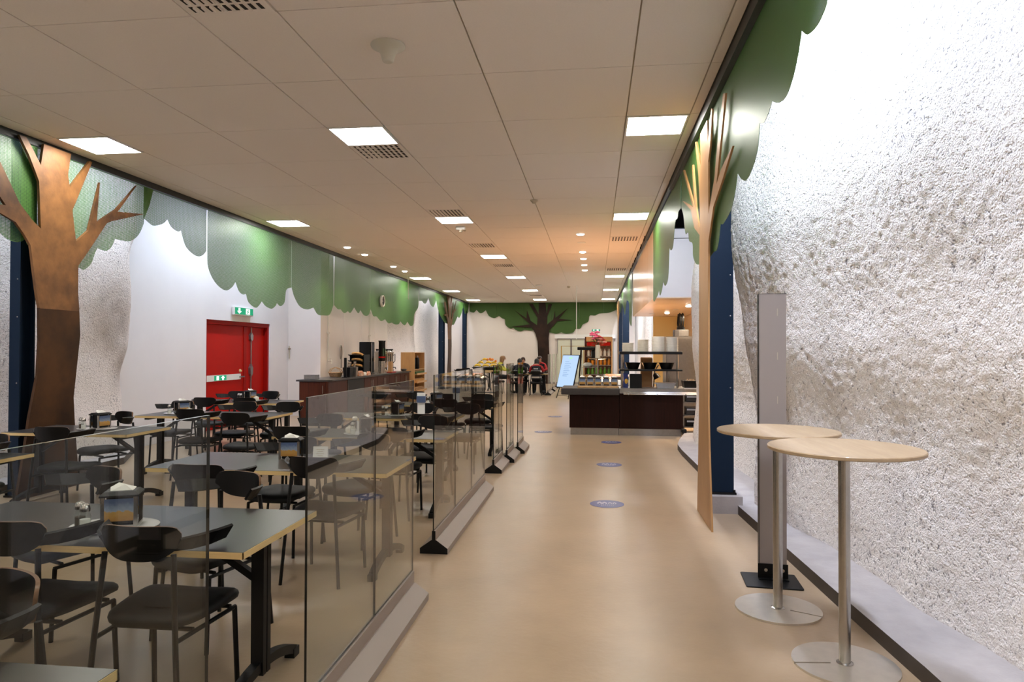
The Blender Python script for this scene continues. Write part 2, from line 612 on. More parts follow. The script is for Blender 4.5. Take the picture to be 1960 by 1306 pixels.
# ---- dark rails along both ceiling edges
struct(MB().box(LEFT_X - 0.05, LEFT_X + 0.018, -5, BACK_Y, CEIL - 0.075, CEIL + 0.12).build('trim_1', M['dark_trim']))
struct(MB().box(RIGHT_X - 0.035, RIGHT_X + 0.03, -5, 9.3, CEIL - 0.10, CEIL + 0.14).build('trim_2', M['dark_trim']))
struct(MB().box(RIGHT_X - 0.03, RIGHT_X + 0.01, 9.3, BACK_Y, CEIL - 0.03, CEIL + 0.14).build('trim_3', M['dark_trim']))
# closed dark tops over the two light coves, and the shell around the hall
struct(MB().box(-8.2, LEFT_X + 0.2, -5.2, BACK_Y + 0.4, 5.2, 5.3).build('ceiling_cove', M['dark_trim']))
struct(MB().box(RIGHT_X - 0.2, 4.2, -5.2, BACK_Y + 0.4, 5.2, 5.3).build('ceiling_cove', M['dark_trim']))
struct(MB().box(-8.2, 4.2, -5.3, -5.1, -0.1, 5.3).build('wall_front', M['cream_wall']))

# ---- left wall with the door opening
XW = -7.2
wl = MB()
wl.box(XW - 0.25, XW, 8.6, 11.97, 0, 5.2)
wl.box(XW - 0.25, XW, 14.49, 15.4, 0, 5.2)
wl.box(XW - 0.25, XW, 11.97, 14.49, 2.13, 5.2)
wl.box(XW - 0.55, XW - 0.25, 11.5, 15.0, 0, 2.6)
struct(wl.build('wall_left', M['white_wall']))
struct(MB().box(-7.45, -6.4, 15.4, 15.6, 0, 5.2).build('wall_jog', M['cream_wall']))
struct(MB().box(-6.6, -6.4, 15.6, 20.6, 0, 5.2).build('wall_counter', M['cream_wall']))
struct(MB().box(-7.6, -7.2, 20.6, BACK_Y, 0, 5.2).build('wall_far_left', M['white_wall']))
struct(MB().box(-8.0, -7.85, -5.1, 8.7, 0, 5.2).build('wall_rear_left', M['white_wall']))
# pilaster joints in the counter wall
for i, y in enumerate((16.9, 18.2, 19.4)):
    struct(MB().box(-6.41, -6.392, y, y + 0.03, 0, 5.0).build('trim_wall_joint', M['cream_wall']))
# vertical conduits on it
for y, z0 in ((15.8, 1.3), (18.85, 1.5)):
    c = MB().tube([(-6.375, y, z0), (-6.375, y, 4.6)], 0.014, 8)
    for z in (1.95, 2.6, 3.3):
        c.box(-6.4, -6.35, y - 0.03, y + 0.03, z, z + 0.03)
    fix_normals(c.build('wall_conduit', M['grid']))
    ob = bpy.context.scene.collection.objects[-1]
    tag(ob, 'thin grey wall conduit %s' % ('above the bread basket' if y < 16 else 'behind the coffee machine'), 'pipe', 'wall conduits')

# ---- back wall
bw = MB().box(-7.6, 4.2, BACK_Y, BACK_Y + 0.2, 0, 5.2)
struct(bw.build('wall_back', M['cream_wall']))

# ---- right far wall
struct(MB().box(1.85, 2.1, 19.2, BACK_Y, 0, 5.2).build('wall_far_right', M['white_wall']))
struct(MB().box(3.9, 4.1, -5.1, 19.2, 0, 5.2).build('wall_right', M['white_wall']))


# ---- sprayed rock walls: height fields over (y, z)
def interp(tab, t):
    if t <= tab[0][0]:
        return tab[0][1]
    for (a, va), (b, vb) in zip(tab, tab[1:]):
        if t <= b:
            s = (t - a) / (b - a)
            s = s * s * (3 - 2 * s)
            return va + (vb - va) * s
    return tab[-1][1]


def rock(name, ya, yb, za, zb, step, xf, sgn, fine=None, amp=0.022):
    """Height field of a rock face; between the two y values of fine=(y0, y1, step) the grid is finer."""
    ylist, y = [], ya
    while y < yb:
        ylist.append(y)
        y += fine[2] if fine and fine[0] <= y <= fine[1] else step
    ylist.append(yb)
    sz = fine[2] if fine else step
    ny, nz = len(ylist), int((zb - za) / sz) + 1
    vs, fs = [], []
    nn = noise.noise
    for y in ylist:
        for j in range(nz):
            z = za + (zb - za) * j / (nz - 1)
            x = xf(y, z)
            p = Vector((y, z, sgn * 3.1))
            d = nn(p * 0.8) * 0.04 + nn(p * 2.3) * 0.012
            d += nn(p * 9) * amp * 0.10 + nn(p * 21) * amp * 0.36
            if fine:
                d += nn(p * 43) * amp * 0.30
            vs.append((x - sgn * d, y, z))
    for i in range(ny - 1):
        for j in range(nz - 1):
            a = i * nz + j
            q = (a, a + 1, a + nz + 1, a + nz)
            fs.append(q if sgn < 0 else q[::-1])
    m = MB()
    m.add(vs, fs)
    o = m.build(name, M['rock'], smooth=180)
    return struct(o)


FOOT_R = [(-3, 2.3), (2.0, 2.05), (3.4, 1.97), (4.4, 1.85), (5.3, 1.77), (6.1, 1.66), (6.85, 1.56), (7.25, 1.80), (7.8, 1.80), (8.6, 1.76), (9.3, 1.68), (11.2, 1.62), (11.9, 1.66), (12.3, 1.95)]
LEAN_R = [(-3, 0.02), (3.5, 0.0), (5.5, -0.035), (6.9, -0.055), (7.3, 0.0), (12, 0.02)]
BULGE_R = [(0.0, 0.0), (0.9, 0.05), (1.7, -0.03), (2.6, -0.08), (3.6, 0.02), (5.0, 0.12)]
rock('wall_rock_right', -3.0, 12.3, 0.0, 5.2, 0.036, lambda y, z: interp(FOOT_R, y) + interp(LEAN_R, y) * z + interp(BULGE_R, z), 1, (2.0, 7.8, 0.02), 0.017)

EDGE_L = [(0.0, 9.62), (0.76, 9.61), (1.16, 9.55), (1.71, 9.74), (2.44, 9.80), (2.92, 9.72), (3.45, 9.98), (5.2, 10.2)]


def left_rock(y, z):
    e = interp(EDGE_L, z)
    t = max(0.0, min(1.0, (e - y) / 0.55))
    base = -7.32 + 0.5 * math.sqrt(t)
    base += 0.10 * math.sin(y * 0.9 + 1.0) - 0.08 * (z - 2.0) * 0.3
    return base + 0.12 * math.exp(-((y - 8.6) ** 2) / 0.9 - ((z - 2.6) ** 2) / 1.2)


rock('wall_rock_left', -4.0, 10.2, 0.0, 5.2, 0.045, left_rock, -1, None, 0.03)


def left_rock_far(y, z):
    if y < 24.6:
        t = max(0, min(1, (24.6 - y) / 0.6))
        t2 = max(0, min(1, (y - 20.3) / 0.5))
        return -7.0 + (0.55 + 0.12 * math.sin(z * 1.7 + 1)) * math.sqrt(t) * math.sqrt(t2) + 0.1
    t = max(0, min(1, (29.9 + 0.35 * math.sin(z * 1.6) - y) / 0.5))
    return -7.3 + (0.55 + 0.06 * math.sin(z * 2)) * math.sqrt(t)


rock('wall_rock_far_left', 20.2, 31.9, 0.0, 5.2, 0.10, left_rock_far, -1, None, 0.04)


def right_rock_far(y, z):
    t = max(0, min(1, (27.2 + 0.3 * math.sin(z * 2.0 + 0.8) - y) / 0.5)) * max(0, min(1, (y - 22.6) / 0.4))
    return 2.05 - 0.42 * math.sqrt(t)


rock('wall_rock_far_right', 22.0, 28.6, 0.0, 5.2, 0.10, right_rock_far, 1, None, 0.04)

# ---- kerbs along the rock feet
KR = [(-5, 1.75), (3.4, 1.535), (4.4, 1.475), (5.4, 1.425), (6.7, 1.36), (7.3, 1.36), (9.0, 1.32), (10.4, 1.29), (11.0, 1.30), (11.7, 1.42), (12.6, 1.62)]
kb = MB()
poly = [(x, y) for y, x in KR] + [(3.0, 12.6), (3.0, -5)]
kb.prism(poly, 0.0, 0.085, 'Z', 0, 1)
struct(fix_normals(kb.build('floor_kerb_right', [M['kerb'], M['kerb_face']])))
kb = MB()
kb.prism([(-7.9, -5), (-6.35, -5), (-6.3, 5.0), (-6.35, 8.6), (-6.8, 9.4), (-7.2, 9.6), (-7.9, 9.6)], 0.0, 0.09, 'Z', 0, 1)
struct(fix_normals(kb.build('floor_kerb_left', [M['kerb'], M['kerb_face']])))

# ================================================================ leaf screens and steel trees
SCR_A = [(-1.5,3.2),(-0.9,2.75),(-0.2,2.7),(0.2,2.95),(0.7,2.6),(1.6,2.5),(2.1,2.8),(2.6,2.55),(3.3,2.5),(3.6,2.75),(4.1,2.55),(4.7,2.52),(5.0,2.72),(5.3,2.62),(5.75,2.6),(5.95,2.8),(6.1,2.76),(6.19,2.73),(6.29,2.68),(6.41,2.67),(6.51,2.72),(6.59,2.64),(7.25,2.51),(7.33,2.49),(7.45,2.58),(7.51,2.71),(7.55,2.78),(7.62,2.77),(7.71,2.77),(7.8,2.84),(7.85,2.94),(7.99,2.94),(8.14,2.96),(8.29,3.06),(8.39,3.22),(8.41,3.31),(8.5,3.48),(8.58,3.70)]
SCR_B = [(8.41,3.31),(8.57,3.25),(8.65,3.25),(8.82,3.31),(8.92,3.39),(9.01,3.3),(9.16,3.26),(9.24,3.29),(9.3,3.16),(9.38,3.06),(9.54,2.99),(9.68,2.97),(9.8,3.01),(9.89,3.08)]
SCR_C = [(9.9,3.09),(9.93,2.83),(10.13,2.62),(10.42,2.52),(10.63,2.59),(10.74,2.69),(10.85,2.55),(10.98,2.5),(11.09,2.52),(11.18,2.38),(11.42,2.3),(11.55,2.35),(11.65,2.43),(11.81,2.35),(12.03,2.32),(12.18,2.38),(12.24,2.44),(12.39,2.39),(12.56,2.48),(12.63,2.72),(12.85,2.79)]
SCR_D = [(12.88,2.8),(13.0,2.63),(13.25,2.45),(13.6,2.4),(13.95,2.46),(14.17,2.33),(14.46,2.32),(14.85,2.36),(15.07,2.59)]
SCR_E = [(15.09,2.59),(15.33,2.51),(15.49,2.52),(15.73,2.44),(15.97,2.5),(16.15,2.47),(16.41,2.62),(16.7,2.49),(16.87,2.58),(17.15,2.46),(17.48,2.48),(17.68,2.65)]
SCR_F = [(17.71,2.65),(17.92,2.48),(18.21,2.48),(18.58,2.37),(18.97,2.44),(19.27,2.34),(19.63,2.37),(19.95,2.33),(20.33,2.35),(20.5,2.45),(20.97,2.34),(21.33,2.47),(21.65,2.35),(22.03,2.41),(22.16,2.75),(22.63,3.0),(22.71,3.24)]
SCR_G = [(22.73,3.24),(23.12,3.27),(23.43,3.2),(23.75,3.24),(24.05,3.44),(24.37,3.23),(24.78,3.16),(24.99,3.24),(25.28,3.43)]
SCR_H = [(25.32,3.43),(25.59,3.15),(26.04,2.89),(26.6,2.71),(27.13,2.64),(28.17,2.63),(28.63,2.66),(29.41,3.04),(29.76,2.99),(30.23,3.19),(30.63,3.52)]
SCR_I = [(30.65,3.51),(31.1,3.23),(31.4,3.45),(31.65,3.3),(31.95,3.4)]
SCR_R = [(-1.5,3.2),(-1.0,2.9),(-0.3,2.85),(0.1,3.1),(0.6,2.8),(1.3,2.85),(1.5,3.05),(1.9,2.9),(2.3,2.92),(2.5,3.12),(2.8,3.05),(3.05,3.15),(3.14,3.25),(3.21,3.15),(3.25,3.12),(3.36,3.1),(3.49,3.12),(3.56,3.16),(3.6,3.19),(3.64,3.12),(3.74,3.02),(3.88,2.96),(4.04,2.98),(4.18,3.04),(4.27,3.0),(4.38,2.98),(4.48,3.01),(4.56,2.85),(4.75,2.76),(4.91,2.75),(5.05,2.8),(5.17,2.87),(5.24,2.77),(5.38,2.66),(5.55,2.62),(5.75,2.6),(5.85,2.62),(5.92,2.51),(6.02,2.43),(6.21,2.43),(6.55,2.4),(7.04,2.43),(7.26,2.47),(7.45,2.57),(7.49,2.71),(7.75,2.78),(7.84,2.89),(8.07,2.92),(8.23,3.15),(8.43,3.29)]
SCR_R1 = [(8.45,3.29),(8.69,3.3),(8.8,3.23),(9.03,3.23),(9.27,2.96),(9.55,2.94),(9.72,3.01),(9.89,2.6),(10.3,2.52),(10.58,2.61),(10.8,2.5),(11.12,2.44),(11.3,2.54),(11.49,2.48),(11.82,2.45),(12.19,2.42),(12.36,2.46)]
SCR_R2 = [(19.0,2.57),(19.19,2.27),(19.68,2.28),(20.47,2.48),(20.62,2.98),(22.11,3.17),(23.34,2.77),(24.47,3.06),(25.84,3.35),(27.38,3.04),(28.2,3.3),(29.4,2.95),(30.6,3.2),(31.9,3.1)]


def scallop(pts, n=4):
    """Round the lobes of a traced edge; points that stick up stay sharp."""
    cusp = [i == 0 or i == len(pts) - 1 or (pts[i][1] > pts[i - 1][1] and pts[i][1] >= pts[i + 1][1]) for i in range(len(pts))]
    out = []
    for i in range(len(pts) - 1):
        p1, p2 = Vector(pts[i]), Vector(pts[i + 1])
        p0 = Vector(pts[i - 1]) if not cusp[i] else p1 - (p2 - p1)
        p3 = Vector(pts[i + 2]) if not cusp[i + 1] else p2 + (p2 - p1)
        for k in range(n):
            t = k / n
            q = 0.5 * ((2 * p1) + (-p0 + p2) * t + (2 * p0 - 5 * p1 + 4 * p2 - p3) * t * t + (-p0 + 3 * p1 - 3 * p2 + p3) * t ** 3)
            out.append((q.x, q.y))
    out.append(tuple(pts[-1]))
    return out


def screen(pts, x, label, top=CEIL - 0.078):
    e = scallop(pts)
    poly = e + [(e[-1][0], top), (e[0][0], top)]
    mb = MB()
    mb.prism(poly, x - 0.0013, x + 0.0013, 'X', 0, 1)
    nn_ = len(poly)
    for xx in (x - 0.00045, x + 0.00045):          # the walls of the punched holes
        mb.add([(xx, u, v) for u, v in poly], [tuple(range(nn_))], 0)
    o = mb.build('leaf_screen', [M['green_y'], M['green_edge']])
    return tag(o, label, 'leaf screen', 'green perforated leaf screens')


for pts, x, lab in (
        (SCR_A, -5.952, 'green perforated leaf screen behind the rusted tree on the left'),
        (SCR_B, -5.965, 'small scalloped leaf screen right beside the left rusted tree'),
        (SCR_C, -5.952, 'deep scalloped leaf screen hanging in front of the red door wall'),
        (SCR_D, -5.960, 'leaf screen between the red door and the drinks counter'),
        (SCR_E, -5.952, 'leaf screen above the near end of the drinks counter'),
        (SCR_F, -5.960, 'leaf screen with the round wall clock, above the coffee machine'),
        (SCR_G, -5.952, 'short leaf screen beyond the bread cabinet'),
        (SCR_H, -5.960, 'leaf screen behind the distant steel tree on the left'),
        (SCR_I, -5.952, 'last small leaf screen in the far left corner'),
        (SCR_R, 1.045, 'large green leaf screen on the right above the standing tables'),
        (SCR_R1, 1.040, 'long drooping leaf screen in front of the white kitchen soffit'),
        (SCR_R2, 1.022, 'far leaf screen on the right beyond the kitchen soffit')):
    screen(pts, x, lab)

TREE_L = [(6.36,0.0),(6.46,0.52),(6.51,0.84),(6.61,1.28),(6.63,1.65),(6.62,2.01),(6.58,2.19),(6.52,2.54),(6.5,2.65),(6.42,2.75),(6.31,2.86),(6.12,2.92),(5.94,2.92),(5.72,2.95),(5.95,2.98),(6.12,3.0),(6.19,3.01),(6.11,3.09),(5.99,3.26),(5.93,3.48),(6.04,3.46),(6.11,3.44),(6.36,3.06),(6.53,2.91),(6.63,2.85),(6.6,3.35),(6.47,3.59),(6.34,3.77),(6.43,3.77),(6.52,3.66),(6.62,3.53),(6.66,3.77),(7.04,3.77),(7.0,3.52),(7.03,3.39),(7.33,3.77),(7.37,3.77),(7.12,3.24),(7.07,3.14),(7.13,2.79),(7.32,2.95),(7.5,3.56),(7.45,3.07),(7.79,3.3),(8.16,3.68),(7.81,3.27),(8.31,3.34),(7.7,3.13),(7.62,3.09),(7.31,2.69),(7.17,2.52),(7.17,2.21),(7.19,2.03),(7.21,1.72),(7.12,1.01),(7.14,0.75),(7.18,0.38),(7.23,0.0)]
TREE_R = [(6.05,0.0),(6.19,0.69),(6.23,1.06),(6.21,2.26),(6.19,2.53),(5.95,2.78),(5.52,2.91),(5.13,3.06),(5.58,3.01),(5.79,2.94),(5.67,3.13),(5.4,3.55),(5.49,3.58),(5.77,3.21),(5.89,3.01),(6.19,2.77),(6.2,3.24),(6.1,3.35),(5.99,3.63),(6.04,3.66),(6.22,3.42),(6.26,3.63),(6.66,3.63),(6.63,3.32),(6.93,3.64),(6.99,3.65),(6.76,3.24),(6.67,2.81),(6.73,2.74),(6.94,2.99),(7.15,3.47),(7.21,3.48),(7.04,3.01),(7.85,3.6),(7.94,3.62),(7.14,3.03),(7.96,3.27),(7.31,3.04),(7.05,2.8),(6.7,2.67),(6.74,2.32),(6.76,1.01),(6.79,0.71),(6.88,0.0)]
TREE_B = [(-2.64,0.0),(-2.6,0.72),(-2.65,1.97),(-2.75,2.34),(-2.92,2.63),(-3.88,2.67),(-3.0,2.78),(-3.42,3.16),(-3.77,3.47),(-3.17,3.05),(-3.14,3.43),(-2.98,2.95),(-2.67,2.73),(-2.65,3.08),(-3.05,3.74),(-2.87,3.74),(-2.6,3.25),(-2.59,3.78),(-2.28,3.78),(-2.23,3.29),(-2.14,3.73),(-1.97,3.73),(-2.19,3.16),(-2.21,2.76),(-1.92,3.0),(-1.84,3.44),(-1.82,3.07),(-1.23,3.53),(-1.65,3.04),(-1.04,2.97),(-1.72,2.93),(-2.09,2.51),(-2.13,2.13),(-2.11,1.63),(-2.07,0.97),(-2.03,0.0)]
CAN_B = [(-5.9,3.4),(-5.7,3.35),(-5.57,3.48),(-5.4,3.32),(-5.26,3.35),(-5.12,3.46),(-4.97,3.19),(-4.74,3.08),(-4.59,3.13),(-4.49,3.19),(-4.34,3.07),(-4.2,3.01),(-4.17,2.76),(-3.96,2.59),(-3.79,2.61),(-3.67,2.51),(-3.47,2.45),(-3.27,2.52),(-3.01,2.49),(-2.75,2.51),(-2.02,2.38),(-1.77,2.34),(-1.54,2.4),(-1.31,2.34),(-0.99,2.4),(-0.87,2.56),(-0.66,2.58),(-0.54,2.77),(-0.29,2.91),(-0.22,3.18),(0.03,3.19),(0.23,3.28),(0.68,3.32),(1.03,3.46)]


def steel_tree(poly, a, b, axis, m, label, dy=0, seams=(), cut=None, m2=None):
    t = thing('steel_tree', label, 'tree')
    mb = MB()
    if cut is None:
        mb.prism([(u + dy, v) for u, v in poly], a, b, axis)
        fix_normals(mb.build('tree_plate', m, t))
    else:
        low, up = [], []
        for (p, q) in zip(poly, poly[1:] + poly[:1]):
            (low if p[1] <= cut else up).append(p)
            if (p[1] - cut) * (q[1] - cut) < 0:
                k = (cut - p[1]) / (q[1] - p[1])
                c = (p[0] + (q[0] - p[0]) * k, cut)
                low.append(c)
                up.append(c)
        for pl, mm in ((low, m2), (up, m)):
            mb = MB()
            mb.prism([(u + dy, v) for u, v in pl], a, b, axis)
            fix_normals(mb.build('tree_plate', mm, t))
    for (u0, u1, z) in seams:
        s = MB()
        s.box(b - 0.001, b + 0.002, u0 + dy, u1 + dy, z, z + 0.012)
        s.build('weld_seam', m, t)
    return t


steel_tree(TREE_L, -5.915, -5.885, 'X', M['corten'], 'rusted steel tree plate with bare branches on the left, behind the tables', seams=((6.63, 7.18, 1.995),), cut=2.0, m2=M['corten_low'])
steel_tree(TREE_R, 1.0, 1.016, 'X', M['corten_light'], 'golden brown steel tree plate beside the navy column on the right')
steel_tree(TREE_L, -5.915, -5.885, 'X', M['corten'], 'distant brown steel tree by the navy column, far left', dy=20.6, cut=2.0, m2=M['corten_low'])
steel_tree(TREE_R, 0.985, 1.0, 'X', M['corten_light'], 'distant steel tree between the navy columns, far right', dy=22.6)
steel_tree(TREE_B, 31.86, 31.9, 'Y', M['corten_dark'], 'dark rusted steel tree standing against the back wall')
mb = MB()
e = scallop(CAN_B)
xs = [-5.9, -4.6, -3.3, -2.0, -0.7, 0.4, 1.03]
canopy = thing('tree_canopy', 'dark green scalloped canopy across the back wall', 'canopy', (0, 0, 0))
for a, b in zip(xs, xs[1:]):
    def zat(x):
        for (p, q), (r_, s) in zip(e, e[1:]):
            if p <= x <= r_:
                return q + (s - q) * (x - p) / max(1e-6, r_ - p)
        return e[-1][1]
    seg = [(a + 0.002, zat(a + 0.002))] + [p for p in e if a + 0.01 < p[0] < b - 0.01] + [(b - 0.002, zat(b - 0.002))]
    poly = seg + [(seg[-1][0], CEIL - 0.01), (seg[0][0], CEIL - 0.01)]
    mb = MB()
    mb.prism(poly, 31.93, 31.99, 'Y')
    fix_normals(mb.build('canopy_panel', M['green_x'], canopy))


# ---- navy steel columns (H sections)
def column(x, y, label, wx=0.2, wy=0.22, z0=0.0, plinth=False):
    t = thing('steel_column', label, 'column', (x, y, 0), 0, 'navy steel columns')
    h = CEIL + 0.25
    c = MB()
    c.box(-wx / 2, wx / 2, -wy / 2, -wy / 2 + 0.02, z0 + 0.02, h)
    c.box(-wx / 2, wx / 2, wy / 2 - 0.02, wy / 2, z0 + 0.02, h)
    c.box(-0.01, 0.01, -wy / 2 + 0.02, wy / 2 - 0.02, z0 + 0.02, h)
    c.build('beam', M['navy'], t)
    bp = MB().box(-wx / 2 - 0.02, wx / 2 + 0.02, -wy / 2 - 0.03, wy / 2 + 0.03, z0, z0 + 0.02)
    for sx in (-1, 1):
        for sy in (-1, 1):
            bp.lathe([(0.012, z0 + 0.02), (0.012, z0 + 0.045)], 6, 0, None, sx * (wx / 2 + 0.002), sy * (wy / 2 + 0.014))
    bp.build('base_plate', M['black_metal'], t)
    if plinth:
        MB().box(-0.13, 0.17, -0.24, 0.5, 0.0, z0).build('plinth', M['kerb'], t)
    for z in (1.2, 1.9, 2.3):
        MB().sphere((wx / 2 - 0.03, -wy / 2, z), 0.008, 6, 4).build('bolt', M['steel'], t)
    return t


column(1.235, 6.98, 'navy steel column on a concrete plinth behind the golden tree', 0.22, 0.24, 0.165, True)
column(-6.08, 6.62, 'dark navy column behind the left rusted tree', 0.12, 0.2)
column(-6.08, 26.8, 'navy column beside the distant tree, far left', 0.2, 0.3)
column(-6.10, 31.75, 'navy column in the far left corner of the hall', 0.16, 0.3)
column(1.17, 31.7, 'navy column in the far right corner of the hall', 0.2, 0.3)
column(1.2, 26.6, 'navy column nearest beyond the kitchen soffit', 0.24, 0.3)

# ================================================================ red double door
t = struct(thing('door_1', 'red double fire door with a white push bar in the left wall', 'door', (XW, 11.97, 0)))
fr = MB()
fr.box(-0.22, -0.03, 0.0, 0.07, 0, 2.13)
fr.box(-0.22, -0.03, 2.45, 2.52, 0, 2.13)
fr.box(-0.22, -0.03, 0.07, 2.45, 2.05, 2.13)
fr.build('door_frame', M['red_frame'], t)
d1 = MB().box(-0.16, -0.11, 0.08, 1.62, 0.01, 2.045).build('door_leaf', M['red'], t)
d2 = MB().box(-0.16, -0.11, 1.635, 2.44, 0.01, 2.045).build('door_leaf', M['red'], t)
MB().box(-0.11, -0.095, 1.55, 1.66, 0.01, 2.045).build('rebate_strip', M['red_frame'], t)
MB().box(-0.11, -0.085, 0.09, 1.42, 0.945, 1.06).build('push_plate', M['white'], d1)
MB().box(-0.085, -0.082, 0.42, 0.86, 0.955, 1.05).build('exit_label', M['sign_green'], d1)
ar = MB()
ar.box(-0.082, -0.08, 0.50, 0.58, 0.965, 1.04)
ar.prism([(0.66, 1.0), (0.73, 1.045), (0.80, 1.0), (0.755, 1.0), (0.755, 0.96), (0.705, 0.96), (0.705, 1.0)], -0.082, -0.08, 'X')
fix_normals(ar.build('exit_arrow', M['sign_white'], d1))
MB().box(-0.085, -0.05, 1.36, 1.52, 0.985, 1.01).build('latch', M['steel'], d1)
lk = MB()
lk.lathe([(0.035, 0), (0.035, 0.015), (0.02, 0.02), (0.02, 0.04)], 12, 0, Matrix.Translation((-0.11, 1.42, 1.12)) @ Matrix.Rotation(R(90), 4, 'Y'))
lk.build('lock_knob', M['birch_edge'], d1)
rod = MB().tube([(-0.08, 1.83, 0.02), (-0.08, 1.83, 2.03)], 0.013, 8)
rod.build('bolt_rod', M['steel'], d2)
for z, hh in ((1.83, 0.09), (1.12, 0.13)):
    b_ = MB()
    b_.prism([(1.78, z - hh * 0.6), (1.83, z - hh), (1.88, z - hh * 0.6), (1.89, z + hh * 0.4), (1.85, z + hh * 0.7), (1.84, z + hh), (1.82, z + hh), (1.81, z + hh * 0.7), (1.77, z + hh * 0.4)], -0.11, -0.06, 'X')
    fix_normals(b_.build('bolt_case', M['steel'], d2))
MB().box(-0.08, -0.05, 1.45, 1.56, 2.06, 2.08).build('door_closer', M['steel'], t)


def exit_sign(loc, rz, label, sc=1.0, arrow_first=True):
    s = thing('exit_sign', label, 'exit sign', loc, rz, 'green exit signs')
    MB().rbox(-0.38 * sc, 0.38 * sc, -0.03, 0.03, 0, 0.17 * sc, 0.02).build('sign_case', M['white'], s)
    MB().box(-0.36 * sc, 0.36 * sc, -0.034, -0.031, 0.02 * sc, 0.155 * sc).build('sign_face', M['sign_green'], s)
    p = MB()
    q = sc
    p.prism([(-0.2 * q, 0.03 * q), (-0.11 * q, 0.085 * q), (-0.165 * q, 0.085 * q), (-0.165 * q, 0.145 * q), (-0.235 * q, 0.145 * q), (-0.235 * q, 0.085 * q), (-0.29 * q, 0.085 * q)], -0.037, -0.035, 'Y')
    p.build('arrow', M['sign_white'], s)
    p = MB().box(0.06 * q, 0.22 * q, -0.037, -0.035, 0.03 * q, 0.145 * q)
    p.build('doorway', M['sign_white'], s)
    p = MB()
    p.prism([(0.09 * q, 0.04 * q), (0.12 * q, 0.04 * q), (0.145 * q, 0.07 * q), (0.17 * q, 0.055 * q), (0.185 * q, 0.065 * q), (0.15 * q, 0.095 * q), (0.175 * q, 0.11 * q), (0.16 * q, 0.12 * q), (0.12 * q, 0.105 * q), (0.11 * q, 0.085 * q), (0.125 * q, 0.075 * q)], -0.039, -0.0375, 'Y')
    p.lathe([(0.012 * q, 0), (0.012 * q, 0.002)], 10, 0, Matrix.Translation((0.17 * q, -0.037, 0.132 * q)) @ Matrix.Rotation(R(90), 4, 'X'))
    p.build('running_figure', M['sign_green'], s)
    return s


exit_sign((-7.16, 13.22, 2.255), R(90), 'green exit sign with down arrow above the red door')
exit_sign((0.07, 31.965, 2.46), 0, 'small green exit sign above the glass doors in back', 0.52)
# old door handle plate on the wall jog
t = thing('wall_bracket', 'small brown handle plate on the pale wall corner', 'bracket', (-7.16, 15.38, 1.45))
MB().box(-0.015, 0.015, -0.01, 0.0, -0.1, 0.2).build('plate', M['grid'], t)
MB().tube([(0, -0.01, 0.13), (0, -0.05, 0.13), (0.06, -0.06, 0.13)], 0.012, 8).build('handle', M['corten'], t)

# ================================================================ glass doors in the back wall
t = struct(thing('door_2', 'pale glass sliding doors in the back wall', 'door', (-1.76, 31.97, 0)))
MB().box(-0.08, 2.72, -0.16, 0.0, 2.12, 2.30).build('door_header', M['white'], t)
pale = glass_mat('frosted_door_glass', (0.9, 0.95, 0.85))
M['door_glass'] = mat('milky_door_glass', (206, 208, 186), rough=0.2)
for i in range(4):
    x = 0.03 + i * 0.655
    f = MB()
    f.box(x, x + 0.03, -0.07, -0.03, 0, 2.12)
    f.box(x + 0.61, x + 0.64, -0.07, -0.03, 0, 2.12)
    f.box(x + 0.03, x + 0.61, -0.07, -0.03, 0, 0.08)
    f.box(x + 0.03, x + 0.61, -0.07, -0.03, 2.08, 2.12)
    leaf = f.build('door_leaf', M['steel'], t)
    MB().box(x + 0.03, x + 0.61, -0.055, -0.045, 0.08, 2.08).build('pane', M['door_glass'], leaf)

# ================================================================ kitchen soffit
HX0, HX1, HY0, HY1, HZ0, HZ1 = 1.05, 2.75, 12.45, 19.15, 2.50, 3.74
t = thing('kitchen_soffit', 'white and pale wood soffit hanging over the serving kitchen', 'soffit', (HX0, HY0, HZ0))
LX, LY, LZ = HX1 - HX0, HY1 - HY0, HZ1 - HZ0
fp = MB()
fp.box(0.0, LX, 0.0, 0.03, 0.02, LZ * 0.86)
fp.build('front_panel', M['white_wall'], t)
MB().box(0.0, LX, 0.0, 0.03, LZ * 0.86 + 0.012, LZ).build('upper_panel', M['white_wall'], t)
for i in range(5):
    y0 = 0.03 + i * (LY - 0.03) / 5
    y1 = 0.03 + (i + 1) * (LY - 0.03) / 5 - 0.012
    p = MB().box(0.0, 0.03, y0, y1, 0.02, LZ).build('side_panel', M['peach'], t)
for i in range(4):
    y0 = i * LY / 4
    MB().box(0.0, LX * 0.48, y0, y0 + LY / 4 - 0.012, 0.0, 0.02).build('soffit_board', M['peach'], t)
    MB().box(LX * 0.48 + 0.012, LX, y0, y0 + LY / 4 - 0.012, 0.0, 0.02).build('soffit_board', M['peach'], t)
MB().box(0.04, LX, LY - 0.03, LY, 0.02, LZ).build('rear_panel', M['white_wall'], t)
MB().box(0.03, LX, 0.03, LY, LZ, LZ + 0.02).build('top_panel', M['dark_trim'], t)


